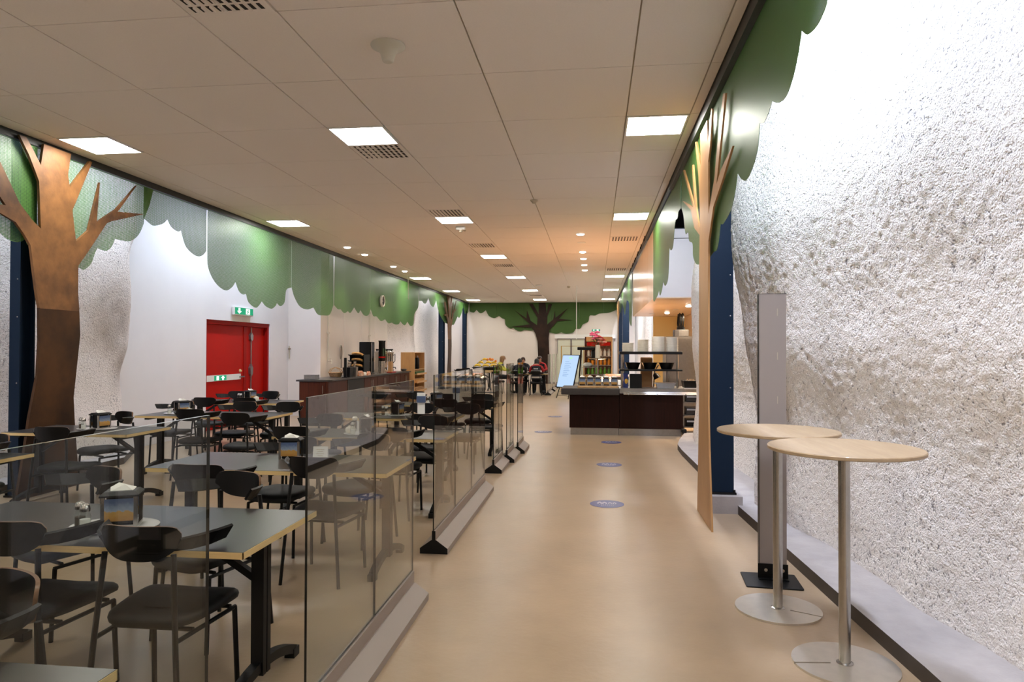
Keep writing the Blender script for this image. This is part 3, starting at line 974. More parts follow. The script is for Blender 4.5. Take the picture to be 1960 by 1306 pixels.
def downlight(x, y, z, label, lit=True, m='downlamp', power=DOWNLIGHT, color=(1.0, 0.8, 0.58), group='recessed downlights', r=0.075):
    t = thing('downlight', label, 'downlight', (x, y, z), 0, group)
    ring = MB()
    n = 20
    ring.lathe([(r, -0.006), (r + 0.012, -0.006), (r + 0.012, 0.0), (r, 0.0)], n)
    fix_normals(ring.build('downlight_ring', M['white_frame'], t))
    MB().lathe([(r * 0.5, -0.026), (r * 0.85, -0.02), (r, -0.002)] if lit else [(r, -0.004), (r, -0.002)], n).build('downlight_lamp', M[m] if lit else M['hole'], t)
    if lit and power:
        d = bpy.data.lights.new('downlight_spot', 'SPOT')
        d.energy = power
        d.color = color
        d.spot_size = R(95)
        d.spot_blend = 0.7
        d.shadow_soft_size = 0.06
        lo = bpy.data.objects.new('downlight_spot', d)
        col.objects.link(lo)
        lo.parent = t
        lo.location = (0, 0, -0.075)
    return t


for i, y in enumerate((14.35, 15.5, 16.63, 17.8, 18.9)):
    downlight(-5.37, y, CEIL - 0.002, '%s downlight from the camera above the drinks counter%s' % (ORD[i], ', unlit and dark' if i == 2 else ''), i != 2)
for i, y in enumerate((13.2, 14.25, 15.6, 16.75, 17.98, 19.15)):
    downlight(-0.27, y, CEIL - 0.002, '%s downlight from the camera in the row before the kitchen%s' % (ORD[i], ', unlit and dark' if i == 1 else ''), i != 1)
for i, (x, y, lit) in enumerate(((2.02, 13.3, 1), (1.95, 14.6, 1), (1.85, 15.9, 0), (1.78, 17.2, 1), (1.45, 17.6, 0))):
    downlight(x, y, HZ0 - 0.001, '%s small round lamp from the camera under the kitchen soffit' % ORD[i] if lit else '%s unlit dark round hole under the kitchen soffit' % ORD[i],
              bool(lit), power=150, group='soffit lamps', r=0.06)

# ---- small things on the ceiling
t = thing('ceiling_speaker', 'cream funnel shaped ceiling diffuser near the camera', 'ceiling diffuser', (-1.515, 4.86, CEIL))
MB().lathe([(0.035, -0.125), (0.042, -0.12), (0.05, -0.085), (0.06, -0.055), (0.085, -0.03), (0.125, -0.014), (0.128, -0.006), (0.125, 0.0)], 28).build('speaker_body', M['beige_plastic'], t, smooth=60)
MB().lathe([(0.03, -0.128), (0.034, -0.126)], 20).build('speaker_cap', M['beige_plastic'], t)
t = thing('ceiling_sensor', 'boxy white sensor hanging just beyond the second middle light panel', 'sensor', (-2.42, 12.2, CEIL))
MB().rbox(-0.09, 0.09, -0.05, 0.05, -0.06, 0.0, 0.02).build('sensor_body', M['white'], t)
MB().lathe([(0.03, -0.1), (0.035, -0.06)], 12).build('sensor_eye', M['grid'], t)
gr = MB()
for i in range(4):
    gr.box(-0.06 + i * 0.035, -0.05 + i * 0.035, 0.05, 0.2, -0.05, -0.02)
gr.box(-0.06, 0.055, 0.19, 0.2, -0.05, 0.0)
gr.build('sensor_grille', M['grid'], t)
t = thing('smoke_detector', 'small dark smoke detector on the ceiling joint in mid hall', 'smoke detector', (-0.9, 10.15, CEIL))
MB().lathe([(0.025, -0.05), (0.035, -0.035), (0.055, -0.015), (0.055, 0.0)], 16).build('detector_body', M['grid'], t, smooth=40)
t = thing('smoke_detector', 'tiny detector on the ceiling joint near the hanging cable', 'smoke detector', (-0.9, 24.0, CEIL))
MB().lathe([(0.03, -0.06), (0.05, -0.035), (0.06, 0.0)], 12).build('detector_body', M['grid'], t, smooth=40)
t = thing('ceiling_speaker', 'faint round white ceiling disc in the far hall', 'ceiling diffuser', (-1.9, 23.4, CEIL))
MB().lathe([(0.09, -0.03), (0.12, -0.02), (0.12, 0.0)], 18).build('speaker_body', M['white'], t)
o = MB().tube([(-0.62, 23.8, 1.95), (-0.62, 23.8, CEIL)], 0.012, 6).build('hanging_cable', M['white'])
tag(o, 'thin white cable hanging from the ceiling before the back wall', 'cable')
o = MB().tube([(-5.62, 20.2, 3.1), (-5.63, 20.2, CEIL)], 0.012, 6).build('hanging_cable', M['white'])
tag(o, 'short white cable hanging by the left leaf screens', 'cable')
for i in range(6):
    y = 13.6 + i * 1.05
    h = MB()
    h.tube([(0.98, y, CEIL), (0.98, y, CEIL - 0.04), (0.965, y, CEIL - 0.06), (0.96, y, CEIL - 0.1)], 0.012, 6)
    o = h.build('ceiling_hook', M['hole'])
    tag(o, 'small dark hook in the ceiling beside the kitchen soffit', 'hook', 'hooks along the kitchen soffit')
# fittings of the wall washers above the ceiling edge
proto = None
for i, (x, y, rt) in enumerate([(x, y, 1) for x, y in WASH_R] + [(x, y, 0) for x, y in WASH_L]):
    if proto is None:
        proto = thing('wall_washer', '', 'lamp')
        MB().rbox(-0.07, 0.07, -0.72, 0.72, 0.02, 0.1, 0.02).build('lamp_housing', M['white_frame'], proto)
        MB().box(-0.012, 0.012, -0.02, 0.02, 0.1, 0.9).build('hanger', M['steel'], proto)
        o = proto
    else:
        o = copy_tree(proto)
    o.location = (x, y, 4.36 if rt else 4.29)
    o.scale = (1, 0.62 if rt else 1, 0.9 if rt else 1)
    tag(o, 'white lamp hidden above the ceiling edge %s' % ('by the right rock wall' if rt else 'by the left wall'), 'lamp', 'wall washers right' if rt else 'wall washers left')
# round wall clock seen on the left leaf screen
t = thing('wall_clock', 'round black faced clock with a white rim, high on the left', 'clock', (-5.93, 18.55, 2.93))
rot = Matrix.Rotation(R(90), 4, 'Y')
c = MB()
c.lathe([(0.15, 0.0), (0.16, 0.0), (0.165, 0.05), (0.14, 0.06), (0.135, 0.03)], 28, 0, rot)
fix_normals(c.build('clock_rim', M['white'], t))
MB().lathe([(0.136, 0.02), (0.136, 0.035)], 28, 0, rot).build('clock_face', M['black'], t)
hd = MB().box(0.036, 0.04, -0.006, 0.006, -0.02, 0.09).box(0.036, 0.04, -0.07, 0.01, -0.006, 0.006)
hd.build('clock_hands', M['white'], t)

# ================================================================ glass barriers
def barrier(x, ya, yb, panes, label, hw=0.108, top=1.37, group='glass barriers along the walkway', edge='glass_edge'):
    t = thing('glass_barrier', label, 'glass barrier', (x, ya, 0), 0, group)
    L = yb - ya
    prof = [(-hw, 0.0), (hw, 0.0), (hw, 0.042), (0.02, 0.105), (0.014, 0.105), (0.014, 0.175), (-0.014, 0.175), (-0.014, 0.105), (-0.02, 0.105), (-hw, 0.042)]
    b = MB()
    n = len(prof)
    vs = [(u, 0.01, v) for u, v in prof] + [(u, L - 0.01, v) for u, v in prof]
    b.add(vs, [tuple(range(n)), tuple(range(2 * n - 1, n - 1, -1))], 1)
    b.add(vs, [(i, (i + 1) % n, n + (i + 1) % n, n + i) for i in range(n)], 0)
    fix_normals(b.build('barrier_base', [M['base_metal'], M['black_metal']], t))
    g0 = 0.0
    for a, c in panes:
        p = MB()
        y0, y1 = a - ya, c - ya
        # two broad glass faces, dark cut ends, pale polished top
        vs = [(-0.005, y0, 0.178), (0.005, y0, 0.178), (0.005, y1, 0.178), (-0.005, y1, 0.178), (-0.005, y0, top), (0.005, y0, top), (0.005, y1, top), (-0.005, y1, top)]
        p.add(vs, [(3, 0, 4, 7)], 0)
        p.add(vs, [(1, 2, 6, 5)], 0)
        p.add(vs, [(0, 1, 5, 4), (2, 3, 7, 6), (0, 3, 2, 1)], 1)
        p.add(vs, [(4, 5, 6, 7)], 2)
        p.build('pane', [M['glass'], M[edge], M['glass_top']], t)
    return t


barrier(-1.08, -0.6, 1.81, [(-0.6, 0.6), (0.61, 1.81)], 'nearest glass barrier, cut off by the lower left corner', 0.108, 1.375)
barrier(-1.135, 2.6, 4.2, [(2.6, 3.445), (3.453, 4.2)], 'second glass barrier from the camera, with two panes')
barrier(-1.22, 5.12, 7.55, [(5.12, 5.93), (5.937, 6.74), (6.747, 7.55)], 'third glass barrier from the camera, with three panes')
barrier(-1.27, 8.55, 9.37, [(8.56, 9.36)], 'fourth glass barrier, black end of its base facing the camera')
barrier(-1.21, 9.4, 10.2, [(9.41, 10.19)], 'fifth glass barrier, right behind the fourth one')
barrier(-1.15, 10.23, 11.0, [(10.24, 10.99)], 'sixth glass barrier, last before the open floor')
barrier(-1.60, 23.6, 25.3, [(23.62, 25.28)], 'glass barrier nearest the seated people, pale edge', 0.108, 1.42, 'glass barriers by the seated people', 'base_metal')
barrier(-1.58, 25.9, 27.4, [(25.92, 27.38)], 'middle glass barrier beyond the seated people', 0.108, 1.42, 'glass barriers by the seated people', 'base_metal')
barrier(-1.56, 28.0, 29.6, [(28.02, 29.58)], 'last glass barrier before the dark steel tree', 0.108, 1.42, 'glass barriers by the seated people', 'base_metal')


# ================================================================ dining tables
def dining_table(x0, x1, y0, y1, label):
    t = thing('dining_table', label, 'table', ((x0 + x1) / 2, (y0 + y1) / 2, 0), 0, 'dark dining tables with birch edges')
    a, b = (x1 - x0) / 2, (y1 - y0) / 2
    MB().box(-a + 0.003, a - 0.003, -b + 0.003, b - 0.003, 0.706, 0.7315).build('tabletop', M['laminate'], t)
    e = MB()
    e.box(-a, a, -b, -b + 0.004, 0.703, 0.730)
    e.box(-a, a, b - 0.004, b, 0.703, 0.730)
    e.box(-a, -a + 0.004, -b, b, 0.703, 0.730)
    e.box(a - 0.004, a, -b, b, 0.703, 0.730)
    e.build('edge_band', M['birch_edge'], t)
    for s in (-1, 1):
        cx = s * (a - 0.11)
        c = MB()
        c.box(cx - 0.03, cx + 0.03, -0.036, -0.004, 0.07, 0.69)
        c.box(cx - 0.03, cx + 0.03, 0.004, 0.036, 0.07, 0.69)
        c.box(cx - 0.018, cx + 0.018, -0.004, 0.004, 0.08, 0.69)
        post = c.build('leg_post', M['black_metal'], t)
        f = MB()
        pts = [(cx, yy, 0.035 + 0.075 * (1 - (yy / 0.33) ** 2)) for yy in [(-0.33 + 0.66 * i / 12) for i in range(13)]]
        f.tube(pts, 0.022, 6, 0, True)
        for yy in (-0.33, 0.33):
            f.box(cx - 0.026, cx + 0.026, yy - 0.03, yy + 0.03, 0.0, 0.045)
        f.build('foot', M['black_metal'], t)
        br = MB().tube([(cx - s * 0.02, 0, 0.50), (cx - s * 0.33, 0, 0.695)], 0.016, 6, 0, True)
        br.build('brace', M['black_metal'], t)
        MB().box(cx - 0.03, cx + 0.03, -0.28, 0.28, 0.675, 0.703).build('cross_bar', M['black_metal'], t)
    MB().box(-a + 0.13, a - 0.13, -0.02, 0.02, 0.68, 0.703).build('stretcher', M['black_metal'], t)
    return t


TABLES = {
    'T0': (-2.95, -1.225, 0.90, 1.645, 'dark dining table cut off at the lower left corner'),
    'T1': (-3.15, -1.42, 2.64, 3.38, 'nearest full dining table, behind the nearest glass barrier'),
    'T2': (-3.12, -1.38, 4.44, 5.20, 'dining table seen through the second glass barrier'),
    'T3': (-3.06, -1.39, 6.20, 6.92, 'dining table with white vase seen through the third barrier'),
    'T4': (-3.40, -1.67, 8.0, 8.72, 'dining table carrying the tall white menu stand'),
    'T5': (-3.15, -1.42, 9.95, 10.65, 'farthest dining table beside the glass barriers'),
    'L1': (-5.8, -4.42, 4.20, 4.94, 'dining table at the left picture edge in front of the tree'),
    'L2': (-5.84, -4.5, 6.12, 6.82, 'dining table right in front of the rusted tree trunk'),
    'L3': (-5.70, -3.96, 7.90, 8.62, 'dining table in the row before the red door'),
    'L4': (-6.45, -4.75, 10.0, 10.75, 'dining table closest to the red door'),
}
for k, (x0, x1, y0, y1, lab) in TABLES.items():
    dining_table(x0, x1, y0, y1, lab)


# ================================================================ chairs
def make_chair():
    t = thing('dining_chair', '', 'chair')
    # upholstered seat: rounded trapezoid, rolled front edge
    out = []
    n = 28
    for i in range(n):
        a = 2 * math.pi * i / n
        c, s = math.cos(a), math.sin(a)
        ex = 2 / 5.0
        px = math.copysign(abs(c) ** ex, c)
        py = math.copysign(abs(s) ** ex, s)
        wx = 0.222 + (0.008 if py > 0 else 0.03) * py
        out.append((px * wx, py * 0.215))
    lay = []
    for k, z in ((0.90, 0.418), (0.985, 0.425), (1.0, 0.440), (0.985, 0.453), (0.93, 0.463), (0.80, 0.468), (0.5, 0.466)):
        lay.append([(x * k, y * k, z - (0.022 * max(0, (y * k - 0.12) / 0.1) ** 2) + 0.01 * (x / 0.225) ** 2) for x, y in out])
    MB().loft(lay).build('seat', M['seat_black'], t, smooth=50)
    # backrest: bent plywood shell, rounded upper corners, pale edge
    nu, rad, am = 22, 0.34, R(30.5)
    th = 0.006
    rows = 6
    b = MB()
    fr, bk = [], []
    for i in range(nu + 1):
        u = -1 + 2 * i / nu
        ang = u * am
        top = 0.815 + 0.035 * max(0.0, 1 - abs(u) ** 6) ** 0.5
        bot = 0.705 + 0.07 * abs(u) ** 3.0
        for j in range(rows + 1):
            z = bot + (top - bot) * j / rows
            lean = -0.10 * (z - 0.70)
            for lst, r_ in ((bk, rad + th), (fr, rad - th)):
                lst.append((r_ * math.sin(ang), -0.25 + rad - r_ * math.cos(ang) + lean, z))
    m_ = len(fr)
    q = rows + 1
    fs_in, fs_out, fs_edge = [], [], []
    for i in range(nu):
        for j in range(rows):
            a = i * q + j
            fs_in.append((a, a + 1, a + q + 1, a + q))
            fs_out.append((m_ + a, m_ + a + q, m_ + a + q + 1, m_ + a + 1))
        fs_edge.append((i * q, (i + 1) * q, m_ + (i + 1) * q, m_ + i * q))
        a = i * q + rows
        fs_edge.append((a, m_ + a, m_ + a + q, a + q))
    for a0 in (0, nu * q):
        for j in range(rows):
            e_ = (a0 + j, m_ + a0 + j, m_ + a0 + j + 1, a0 + j + 1)
            fs_edge.append(e_ if a0 == 0 else e_[::-1])
    b.add(fr + bk, fs_in + fs_out, 0)
    n0 = len(b.f)
    b.f += fs_edge
    b.m += [1] * len(fs_edge)
    fix_normals(b.build('backrest', [M['ply_black'], M['ply_edge']], t, smooth=40))
    # arm wings: leaning plywood strips that run forward from the ends of the backrest
    for s in (-1, 1):
        w_ = MB()
        cen = [Vector((s * 0.160, -0.222, 0.772)), Vector((s * 0.205, -0.172, 0.773)), Vector((s * 0.245, -0.10, 0.776)), Vector((s * 0.272, -0.03, 0.783))]
        up = Vector((s * 0.55, -0.12, 0.82)).normalized()
        lay = []
        for i, c in enumerate(cen):
            d = (cen[min(i + 1, 3)] - cen[max(i - 1, 0)]).normalized()
            nn = d.cross(up).normalized()
            hh = (0.030, 0.036, 0.038, 0.034)[i]
            lay.append([tuple(c + up * hh + nn * 0.006), tuple(c + up * hh - nn * 0.006), tuple(c - up * hh - nn * 0.006), tuple(c - up * hh + nn * 0.006)])
        vs = [p for l in lay for p in l]
        fs, ms = [], []
        for k in range(3):
            for i in range(4):
                j = (i + 1) % 4
                fs.append((k * 4 + i, k * 4 + j, k * 4 + 4 + j, k * 4 + 4 + i))
        w_.add(vs, fs, 0)
        w_.add(vs, [(3, 2, 1, 0), (12, 13, 14, 15)], 0)
        fix_normals(w_.build('armrest', [M['ply_black']], t))
    # frame
    for s in (-1, 1):
        MB().tube([(s * 0.205, -0.275, 0.0), (s * 0.175, -0.255, 0.40), (s * 0.150, -0.232, 0.735)], 0.0115, 8).build('leg', M['black_metal'], t, smooth=40)
        MB().tube([(s * 0.205, 0.175, 0.0), (s * 0.198, 0.155, 0.385)], 0.0115, 8).build('leg', M['black_metal'], t, smooth=40)
        MB().tube([(s * 0.198, 0.16, 0.385), (s * 0.19, 0.0, 0.388), (s * 0.176, -0.25, 0.392)], 0.010, 8).build('side_rail', M['black_metal'], t, smooth=40)
    c = MB()
    c.tube([(-0.198, 0.12, 0.40), (0.198, 0.12, 0.40)], 0.010, 8)
    c.build('cross_rail', M['black_metal'], t)
    MB().tube([(-0.18, -0.14, 0.40), (0.18, -0.14, 0.40)], 0.010, 8).build('cross_rail', M['black_metal'], t)
    return t


CHAIRS = [
    (-1.80, 1.97, 155, 'black chair by the lower left corner facing the cut-off table'),
    (-2.43, 2.555, 0, 'black chair seen from behind at the nearest full table, left'),
    (-1.83, 2.555, 0, 'black chair seen from behind at the nearest full table, right'),
    (-2.99, 2.475, 2, 'black chair at the left picture edge, by the nearest full table'),
    (-2.90, 3.80, 158, 'black chair behind the nearest napkin dispenser, facing the camera'),
    (-2.03, 3.76, 162, 'black chair facing the camera, between the first two glass barriers'),
    (-2.45, 3.96, 0, 'black chair seen from behind at the second table row, left'),
    (-1.86, 4.34, -3, 'black chair seen from behind at the second table row, right'),
    (-2.38, 5.34, 172, 'black chair behind the empty middle of the second table'),
    (-1.84, 5.62, 160, 'black chair facing the camera behind the second barrier glass'),
    (-2.80, 6.04, 3, 'black chair seen from behind at the vase table, left'),
    (-1.88, 6.10, 0, 'black chair seen from behind at the vase table, right'),
    (-2.90, 7.30, 168, 'black chair facing the camera behind the white vase'),
    (-1.72, 7.24, 170, 'black chair facing the camera through the third barrier glass'),
    (-1.86, 7.42, 0, 'black chair seen from behind at the menu stand table'),
    (-2.28, 8.95, 174, 'black chair behind the table with the menu stand, left'),
    (-1.66, 8.92, 174, 'black chair behind the table with the menu stand, right'),
    (-1.60, 9.62, -6, 'black chair seen from behind through the fourth barrier'),
    (-2.15, 9.72, 0, 'black chair seen from behind at the farthest barrier table'),
    (-2.4, 10.88, 175, 'black chair at the far side of the farthest barrier table'),
    (-1.79, 10.92, 178, 'black chair at the far right of the farthest barrier table'),
    (-3.75, 11.5, 175, 'black chair standing alone before the drinks counter, left'),
    (-3.05, 11.5, 170, 'black chair standing alone before the drinks counter, right'),
    (-4.96, 5.16, 172, 'black chair at the left picture edge before the tree'),
    (-4.95, 5.70, 2, 'black chair seen from behind in front of the tree trunk'),
    (-5.30, 7.22, 156, 'black chair facing the camera right of the tree trunk'),
    (-5.66, 8.88, 176, 'black chair at the door row table, leftmost, facing the camera'),
    (-4.74, 8.86, 178, 'black chair at the door row table, centre, facing the camera'),
    (-4.12, 8.86, 180, 'black chair at the door row table, right, facing the camera'),
    (-4.02, 7.24, -2, 'black chair seen from behind before the door row table, right'),
    (-4.80, 7.62, 3, 'black chair seen from behind before the door row table, left'),
    (-5.15, 9.55, 0, 'black chair seen from behind at the red door table, right'),
    (-5.75, 9.50, 2, 'black chair seen from behind at the red door table, left'),
    (-5.5, 11.15, 168, 'black chair in front of the red door, right one'),
    (-6.05, 11.05, 178, 'black chair in front of the red door, left one'),
]
proto = None
for bx, by, h, lab in CHAIRS:
    if proto is None:
        proto = make_chair()
        o = proto
    else:
        o = copy_tree(proto)
    h = R(h)
    o.location = (bx + -math.sin(h) * 0.25, by + math.cos(h) * 0.25, 0)
    o.rotation_euler = (0, 0, h)
    tag(o, lab, 'chair', 'black dining chairs')


# ================================================================ things on the tables
def picture_mat():
    m, nt, b = new_mat('wheat_field_print')
    b.inputs['Roughness'].default_value = 0.4
    tc = nt.nodes.new('ShaderNodeTexCoord')
    sp = nt.nodes.new('ShaderNodeSeparateXYZ')
    nz = nt.nodes.new('ShaderNodeTexNoise')
    nz.inputs['Scale'].default_value = 60
    nt.links.new(tc.outputs['Object'], sp.inputs[0])
    nt.links.new(tc.outputs['Object'], nz.inputs['Vector'])
    ma = nt.nodes.new('ShaderNodeMath')
    ma.operation = 'MULTIPLY_ADD'
    ma.inputs[1].default_value = 0.035
    nt.links.new(nz.outputs['Fac'], ma.inputs[0])
    nt.links.new(sp.outputs['Z'], ma.inputs[2])
    mr = nt.nodes.new('ShaderNodeMapRange')
    mr.inputs[1].default_value = 0.035
    mr.inputs[2].default_value = 0.135
    nt.links.new(ma.outputs[0], mr.inputs[0])
    cr = nt.nodes.new('ShaderNodeValToRGB')
    el = cr.color_ramp.elements
    el[0].position, el[0].color = 0.0, srgb(150, 104, 44)
    el[1].position, el[1].color = 1.0, srgb(74, 92, 126)
    e = el.new(0.52)
    e.color = srgb(178, 138, 72)
    e = el.new(0.60)
    e.color = srgb(136, 150, 168)
    nt.links.new(mr.outputs[0], cr.inputs['Fac'])
    nt.links.new(cr.outputs['Color'], b.inputs['Base Color'])
    return m


M['wheat'] = picture_mat()
M['shaker_glass'] = glass_mat('shaker_glass', (0.92, 0.94, 0.92))
M['salt'] = mat('salt', (232, 230, 224), rough=0.9)
M['pepper'] = mat('pepper', (80, 66, 52), rough=0.9, var=0.4, scale=300)


def make_dispenser():
    t = thing('napkin_dispenser', '', 'napkin dispenser')
    f = MB()
    f.box(-0.075, 0.075, -0.06, 0.06, 0.0, 0.01)
    for sx in (-1, 1):
        for sy in (-1, 1):
            f.box(sx * 0.068 - 0.008, sx * 0.068 + 0.008, sy * 0.054 - 0.006, sy * 0.054 + 0.006, 0.01, 0.14)
    f.build('dispenser_frame', M['chrome'], t)
    MB().box(-0.055, 0.055, -0.045, 0.045, 0.012, 0.138).build('napkin_well', M['black'], t)
    lid = MB()
    a = [(x, y) for x, y in ((-0.082, -0.066), (0.082, -0.066), (0.082, 0.066), (-0.082, 0.066))]
    lid.loft([[(x, y, 0.14) for x, y in a], [(x, y, 0.148) for x, y in a], [(x * 0.8, y * 0.72, 0.163) for x, y in a]])
    fix_normals(lid.build('lid', M['black_metal'], t))
    for s in (-1, 1):
        MB().box(-0.06, 0.06, s * 0.0615 - 0.0015, s * 0.0615 + 0.0015, 0.03, 0.132).build('picture_card', M['wheat'], t)
    nk = MB()
    nk.add([(-0.045, -0.02, 0.162), (0.05, -0.026, 0.162), (0.055, 0.026, 0.17), (-0.02, 0.03, 0.178), (-0.05, 0.005, 0.178), (0.012, -0.01, 0.19)],
           [(0, 1, 5), (1, 2, 5), (2, 3, 5), (3, 4, 5), (4, 0, 5)])
    nk.add([(-0.045, -0.02, 0.161), (0.05, -0.026, 0.161), (0.055, 0.026, 0.168), (-0.02, 0.03, 0.193), (-0.05, 0.005, 0.176)], [(4, 3, 2, 1, 0)])
    nk.build('napkin', M['paper'], t)
    return t


def make_shaker(fill):
    t = thing('shaker', '', 'shaker')
    MB().lathe([(0.018, 0.0), (0.021, 0.004), (0.021, 0.05), (0.016, 0.066)], 14).build('shaker_glass', M['shaker_glass'], t, smooth=40)
    MB().lathe([(0.017, 0.004), (0.018, 0.006), (0.018, 0.038)], 14).build('contents', M[fill], t)
    MB().lathe([(0.018, 0.066), (0.019, 0.075), (0.016, 0.088), (0.008, 0.094)], 14).build('cap', M['chrome'], t, smooth=50)
    return t


def make_tray():
    t = MB()
    lay = []
    n = 36
    for k, z in ((0.93, 0.0), (1.0, 0.006), (1.0, 0.009), (0.95, 0.005)):
        lay.append([(0.20 * k * math.cos(2 * math.pi * i / n), 0.145 * k * math.sin(2 * math.pi * i / n), z) for i in range(n)])
    return t.loft(lay).build('serving_tray', M['grey_tray'], smooth=40)


def make_card():
    t = thing('table_card', '', 'card')
    MB().add([(-0.055, -0.02, 0), (0.055, -0.02, 0), (0.055, 0.0, 0.105), (-0.055, 0.0, 0.105), (-0.055, -0.018, 0), (0.055, -0.018, 0), (0.055, 0.0015, 0.104), (-0.055, 0.0015, 0.104)],
             [(0, 1, 2, 3), (7, 6, 5, 4), (0, 4, 5, 1), (2, 6, 7, 3), (1, 5, 6, 2), (3, 7, 4, 0)]).build('front_leaf', M['paper'], t)
    MB().add([(-0.055, 0.022, 0), (0.055, 0.022, 0), (0.055, 0.002, 0.105), (-0.055, 0.002, 0.105), (-0.055, 0.024, 0), (0.055, 0.024, 0), (0.055, 0.0035, 0.105), (-0.055, 0.0035, 0.105)],
             [(3, 2, 1, 0), (4, 5, 6, 7), (0, 1, 5, 4), (2, 3, 7, 6), (1, 2, 6, 5), (3, 0, 4, 7)]).build('rear_leaf', M['paper'], t)
    ln = MB()
    for i, (w_, z) in enumerate(((0.06, 0.082), (0.045, 0.068), (0.055, 0.05), (0.04, 0.036))):
        yy = -0.02 + 0.02 * z / 0.105
        ln.box(-w_ / 2, w_ / 2, yy - 0.0035, yy - 0.001, z, z + 0.004)
    ln.build('print_lines', M['grid'], t)
    return t


def make_vase():
    t = thing('flower_vase', '', 'vase')
    MB().lathe([(0.025, 0.0), (0.045, 0.012), (0.052, 0.035), (0.045, 0.06), (0.02, 0.072), (0.022, 0.08)], 20).build('vase_body', M['porcelain'], t, smooth=60)
    MB().tube([(0, 0, 0.075), (0.015, 0, 0.11), (0.04, 0, 0.14)], 0.003, 6).build('stem', M['green_edge'], t)
    b = MB()
    for i in range(5):
        a = 2 * math.pi * i / 5
        b.sphere((0.044 + 0.012 * math.cos(a), 0.012 * math.sin(a), 0.148), 0.016, 8, 6, 0, (1, 1, 1.3))
    b.build('blossom', M['porcelain'], t, smooth=60)
    return t


def make_pot():
    t = thing('sugar_pot', '', 'pot')
    MB().lathe([(0.032, 0.0), (0.04, 0.008), (0.042, 0.05), (0.038, 0.056)], 18).build('pot_body', M['porcelain'], t, smooth=40)
    MB().lathe([(0.036, 0.056), (0.03, 0.064), (0.006, 0.068), (0.006, 0.076)], 18).build('pot_lid', M['porcelain'], t, smooth=40)
    return t


protos = {}


def put(kind, maker, x, y, z, rz, label, cat, group):
    if kind not in protos:
        protos[kind] = maker()
        o = protos[kind]
    else:
        o = copy_tree(protos[kind])
    o.location = (x, y, z)
    o.rotation_euler = (0, 0, R(rz))
    if cat == 'shaker':
        o.scale = (1.2, 1.2, 1.25)
    tag(o, label, cat, group)
    return o


TZ = 0.7325
SETS = [  # x, y, rotation, what, where
    (-2.22, 2.95, 24, 'on the nearest full dining table', 'DSPTC'),
    (-2.30, 4.92, 10, 'on the table behind the second glass barrier', 'DC'),
    (-2.25, 6.50, 100, 'on the vase table', 'DSTVC'),
    (-2.50, 8.40, 80, 'on the table with the tall menu stand', 'DSPTM'),
    (-2.45, 10.35, 60, 'on the farthest barrier table', 'TSODM'),
    (-5.12, 6.52, 78, 'on the table before the rusted tree', 'DSPTC'),
    (-5.30, 8.22, 60, 'on the door row table', 'DSTO'),
    (-5.55, 10.45, 80, 'on the table by the red door', 'DSPTOC'),
]
for x, y, rz, where, what in SETS:
    zz = TZ
    r = R(rz - 20)
    if 'T' in what:
        o = put('tray', make_tray, x, y, TZ, 4, 'pale grey oval tray %s' % where, 'tray', 'oval table trays')
        zz = TZ + 0.0055
    put('disp', make_dispenser, x + 0.02, y + 0.02, zz if 'T' not in what else TZ + 0.0055, rz, 'steel napkin dispenser with wheat picture %s' % where, 'napkin dispenser', 'napkin dispensers on tables')
    if 'S' in what:
        put('salt', lambda: make_shaker('salt'), x - 0.085, y - 0.085, zz, 0, 'glass salt shaker with chrome cap %s' % where, 'shaker', 'salt shakers')
    if 'P' in what:
        put('pepper', lambda: make_shaker('pepper'), x - 0.142, y - 0.045, zz, 0, 'glass pepper shaker with dark filling %s' % where, 'shaker', 'pepper shakers')
    if 'C' in what:
        dx, dy_ = (-0.085, 0.195) if 'T' in what else (0.27, -0.02)
        put('card', make_card, x + dx, y + dy_, TZ, 6, 'white folded paper card %s' % where, 'card', 'white table cards')
    if 'V' in what:
        put('vase', make_vase, x - 0.13, y - 0.02, zz, 0, 'small round white vase with one white flower %s' % where, 'vase', None)
    if 'O' in what:
        put('pot', make_pot, x + 0.14, y - 0.02, zz, 0, 'small white lidded pot %s' % where, 'pot', 'white pots')
    if 'M' in what:
        m_ = thing('menu_stand', 'tall white menu stand %s' % where, 'menu stand', (x + 0.34, y - 0.02, TZ), R(8), 'white menu stands')
        MB().rbox(-0.05, 0.05, -0.035, 0.035, 0, 0.012, 0.01).build('stand_foot', M['white'], m_)
        MB().box(-0.045, 0.045, -0.012, 0.012, 0.012, 0.17).build('stand_body', M['paper'], m_)
        MB().box(-0.055, 0.055, -0.03, 0.03, 0.17, 0.25).build('stand_box', M['wheat'], m_)
        MB().box(-0.05, 0.05, -0.02, 0.02, 0.25, 0.29).build('stand_cap', M['paper'], m_)


